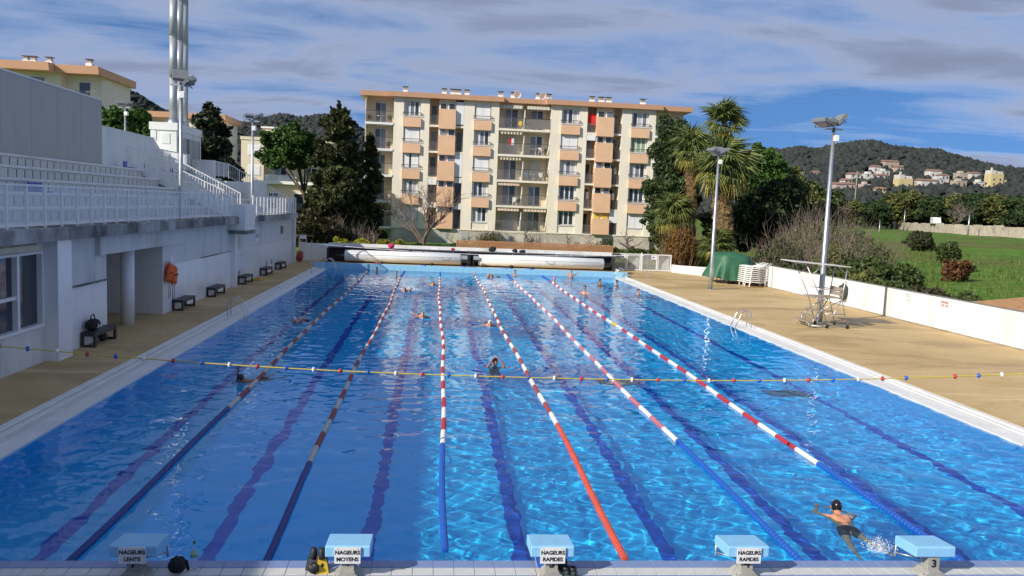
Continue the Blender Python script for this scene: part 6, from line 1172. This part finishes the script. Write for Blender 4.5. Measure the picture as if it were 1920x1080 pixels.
prone('swimmer in a white cap with one arm reaching, left of the leftmost rope', (2.5,23.4), 2.7, white_cap, skin, 'crawl', .02)
upright('swimmer pressing both hands to the head, between the middle and orange ropes', (9.62,14.8), PI+.2, hair_d, skin2, -.13, 'head', True)
prone('swimmer with goggles and pale cap left of the orange rope', (10.0,23.9), PI, white_cap, skin, 'sweep', .03)
prone('bare-headed swimmer facing the camera between the second and third ropes', (7.15,25.9), PI+.1, hair_g, skin, 'sweep', .05, hair=True)
prone('swimmer throwing up spray left of the third rope', (6.2,36.2), PI-.2, black_cap, skin, 'crawl', .03)
prone('swimmer with dark hair right behind the one throwing up spray', (7.6,40.2), PI, hair_d, skin, 'sweep', .04, hair=True)
upright('swimmer with reddish hair near the far wall between the first two ropes', (5.1,45.7), PI, mat('auburn_hair', (.16,.05,.02), .5, .2, 20), skin, -.05, 'scull', True)
upright('swimmer in black cap at the far wall beside the leftmost rope', (3.55,49.3), 2.8, black_cap, skin2, -.1)
upright('dark-haired swimmer at the far wall between the fourth and fifth ropes', (13.5,49.4), PI, hair_d, skin, .0, 'scull', True)
prone('swimmer lying low in the water near the far wall right of the orange rope', (12.1,47.5), 1.9, hair_g, skin, 'crawl', .0, hair=True)
upright('swimmer in a bright pink cap beside the far end of the rightmost rope', (15.8,45.2), PI, pink_cap, skin, -.05)
upright('broad bare-chested swimmer leaning back on the far wall', (17.6,49.2), PI, hair_d, skin, .22, 'wall', True)
upright('bare-shouldered swimmer standing in the right lanes nearest the camera', (16.5,37.5), PI-.3, hair_d, skin, .12, 'scull', True)
upright('black-capped swimmer in the right lanes, left of another black cap', (18.55,43.2), PI+.4, black_cap, skin2, .05)
upright('black-capped swimmer in the right lanes, farther right of the pair', (19.75,43.5), PI+.6, black_cap, skin2, .0)
upright('dark-haired swimmer closest to the right coping', (19.85,38.0), PI+.3, hair_d, skin, -.02, 'scull', True)
# spray
spray_m = bpy.data.materials.new('spray'); spray_m.use_nodes = True; _b = spray_m.node_tree.nodes['Principled BSDF']; _b.inputs['Base Color'].default_value = (.85,.92,.97,1); setin(_b, Roughness=.25); _b.inputs['Transmission Weight'].default_value = .35
foam_m = bpy.data.materials.new('foam'); foam_m.use_nodes = True; _t = foam_m.node_tree; _b = _t.nodes['Principled BSDF']; _b.inputs['Base Color'].default_value = (.82,.9,.95,1); setin(_b, Roughness=.5)
_co = N(_t, 'ShaderNodeTexCoord'); _n = N(_t, 'ShaderNodeTexNoise'); setin(_n, Scale=38., Detail=6., Roughness=.7); _t.links.new(_co.outputs['Object'], _n.inputs['Vector']); _t.links.new(ramp(_t, _n.outputs[0], [(.44, (.02,)*3), (.66, (.95,)*3)]), _b.inputs['Alpha'])
def foam(label, c, r, h, seed):
    rng = np.random.default_rng(seed); n, k = 40, 16; U, R_ = np.meshgrid(np.linspace(0,2*PI,n,endpoint=False), np.linspace(0.02,1,k)); ph = rng.uniform(0,6,8)
    edge = 1+.25*np.sin(2*U+ph[0])+.15*np.sin(5*U+ph[1])+.08*np.sin(11*U+ph[2]); x = c[0]+r*R_*edge*np.cos(U); y = c[1]+r*R_*edge*np.sin(U)*.85
    z = .012+h*(1-R_**2)*(.55+.3*np.sin(9*R_*np.cos(U)+ph[3])*np.sin(8*R_*np.sin(U)+ph[4])+.25*rng.random(U.shape)); i = np.arange(n*k).reshape(k,n); j = np.roll(i,-1,1)
    tag(kind(link('foam', np_mesh('foam', np.stack([x,y,z],-1).reshape(-1,3), np.stack([i[:-1],j[:-1],j[1:],i[1:]],-1).reshape(-1,4), foam_m, True)), 'stuff'), label, 'foam')
def spray(label, c, r, h, n, seed, s=.02):
    rng = np.random.default_rng(seed); ico = np.array([(0,0,1),(.89,0,.45),(.28,.85,.45),(-.72,.53,.45),(-.72,-.53,.45),(.28,-.85,.45),(.72,.53,-.45),(-.28,.85,-.45),(-.89,0,-.45),(-.28,-.85,-.45),(.72,-.53,-.45),(0,0,-1)])
    fc = np.array([(0,1,2),(0,2,3),(0,3,4),(0,4,5),(0,5,1),(1,6,2),(2,7,3),(3,8,4),(4,9,5),(5,10,1),(2,6,7),(3,7,8),(4,8,9),(5,9,10),(1,10,6),(11,7,6),(11,8,7),(11,9,8),(11,10,9),(11,6,10)])
    a = rng.uniform(0,2*PI,n); q = r*rng.random(n)**.7; ct = np.stack([c[0]+q*np.cos(a), c[1]+q*np.sin(a), .005+h*rng.random(n)**2*(1-q/r*.7)], -1); sz = s*rng.uniform(.35,1.5,n)
    V = ct[:,None]+ico[None]*sz[:,None,None]*rng.uniform(.5,1.5,(n,12,3)); o = kind(link('splash', np_mesh('splash', V.reshape(-1,3), (fc[None]+12*np.arange(n)[:,None,None]).reshape(-1,3), spray_m, True)), 'stuff'); tag(o, label, 'splash')
spray('fine droplets thrown up at the feet of the nearest swimmer', (14.50,1.2), .26, .2, 260, 1, .006); foam('white foam at the feet of the nearest swimmer', (14.50,1.2), .21, .10, 4); spray('fine droplets around the splashing swimmer left of the third rope', (6.3,36.9), .7, .4, 500, 2, .014); foam('white foam around the splashing swimmer left of the third rope', (6.3,36.9), .6, .22, 6); spray('small ripple of foam at the white-capped swimmer', (2.4,24.2), .35, .08, 200, 3, .012)
for o in receivers: o.cycles.is_caustics_receiver = True
bpy.data.scenes.remove(TMP)
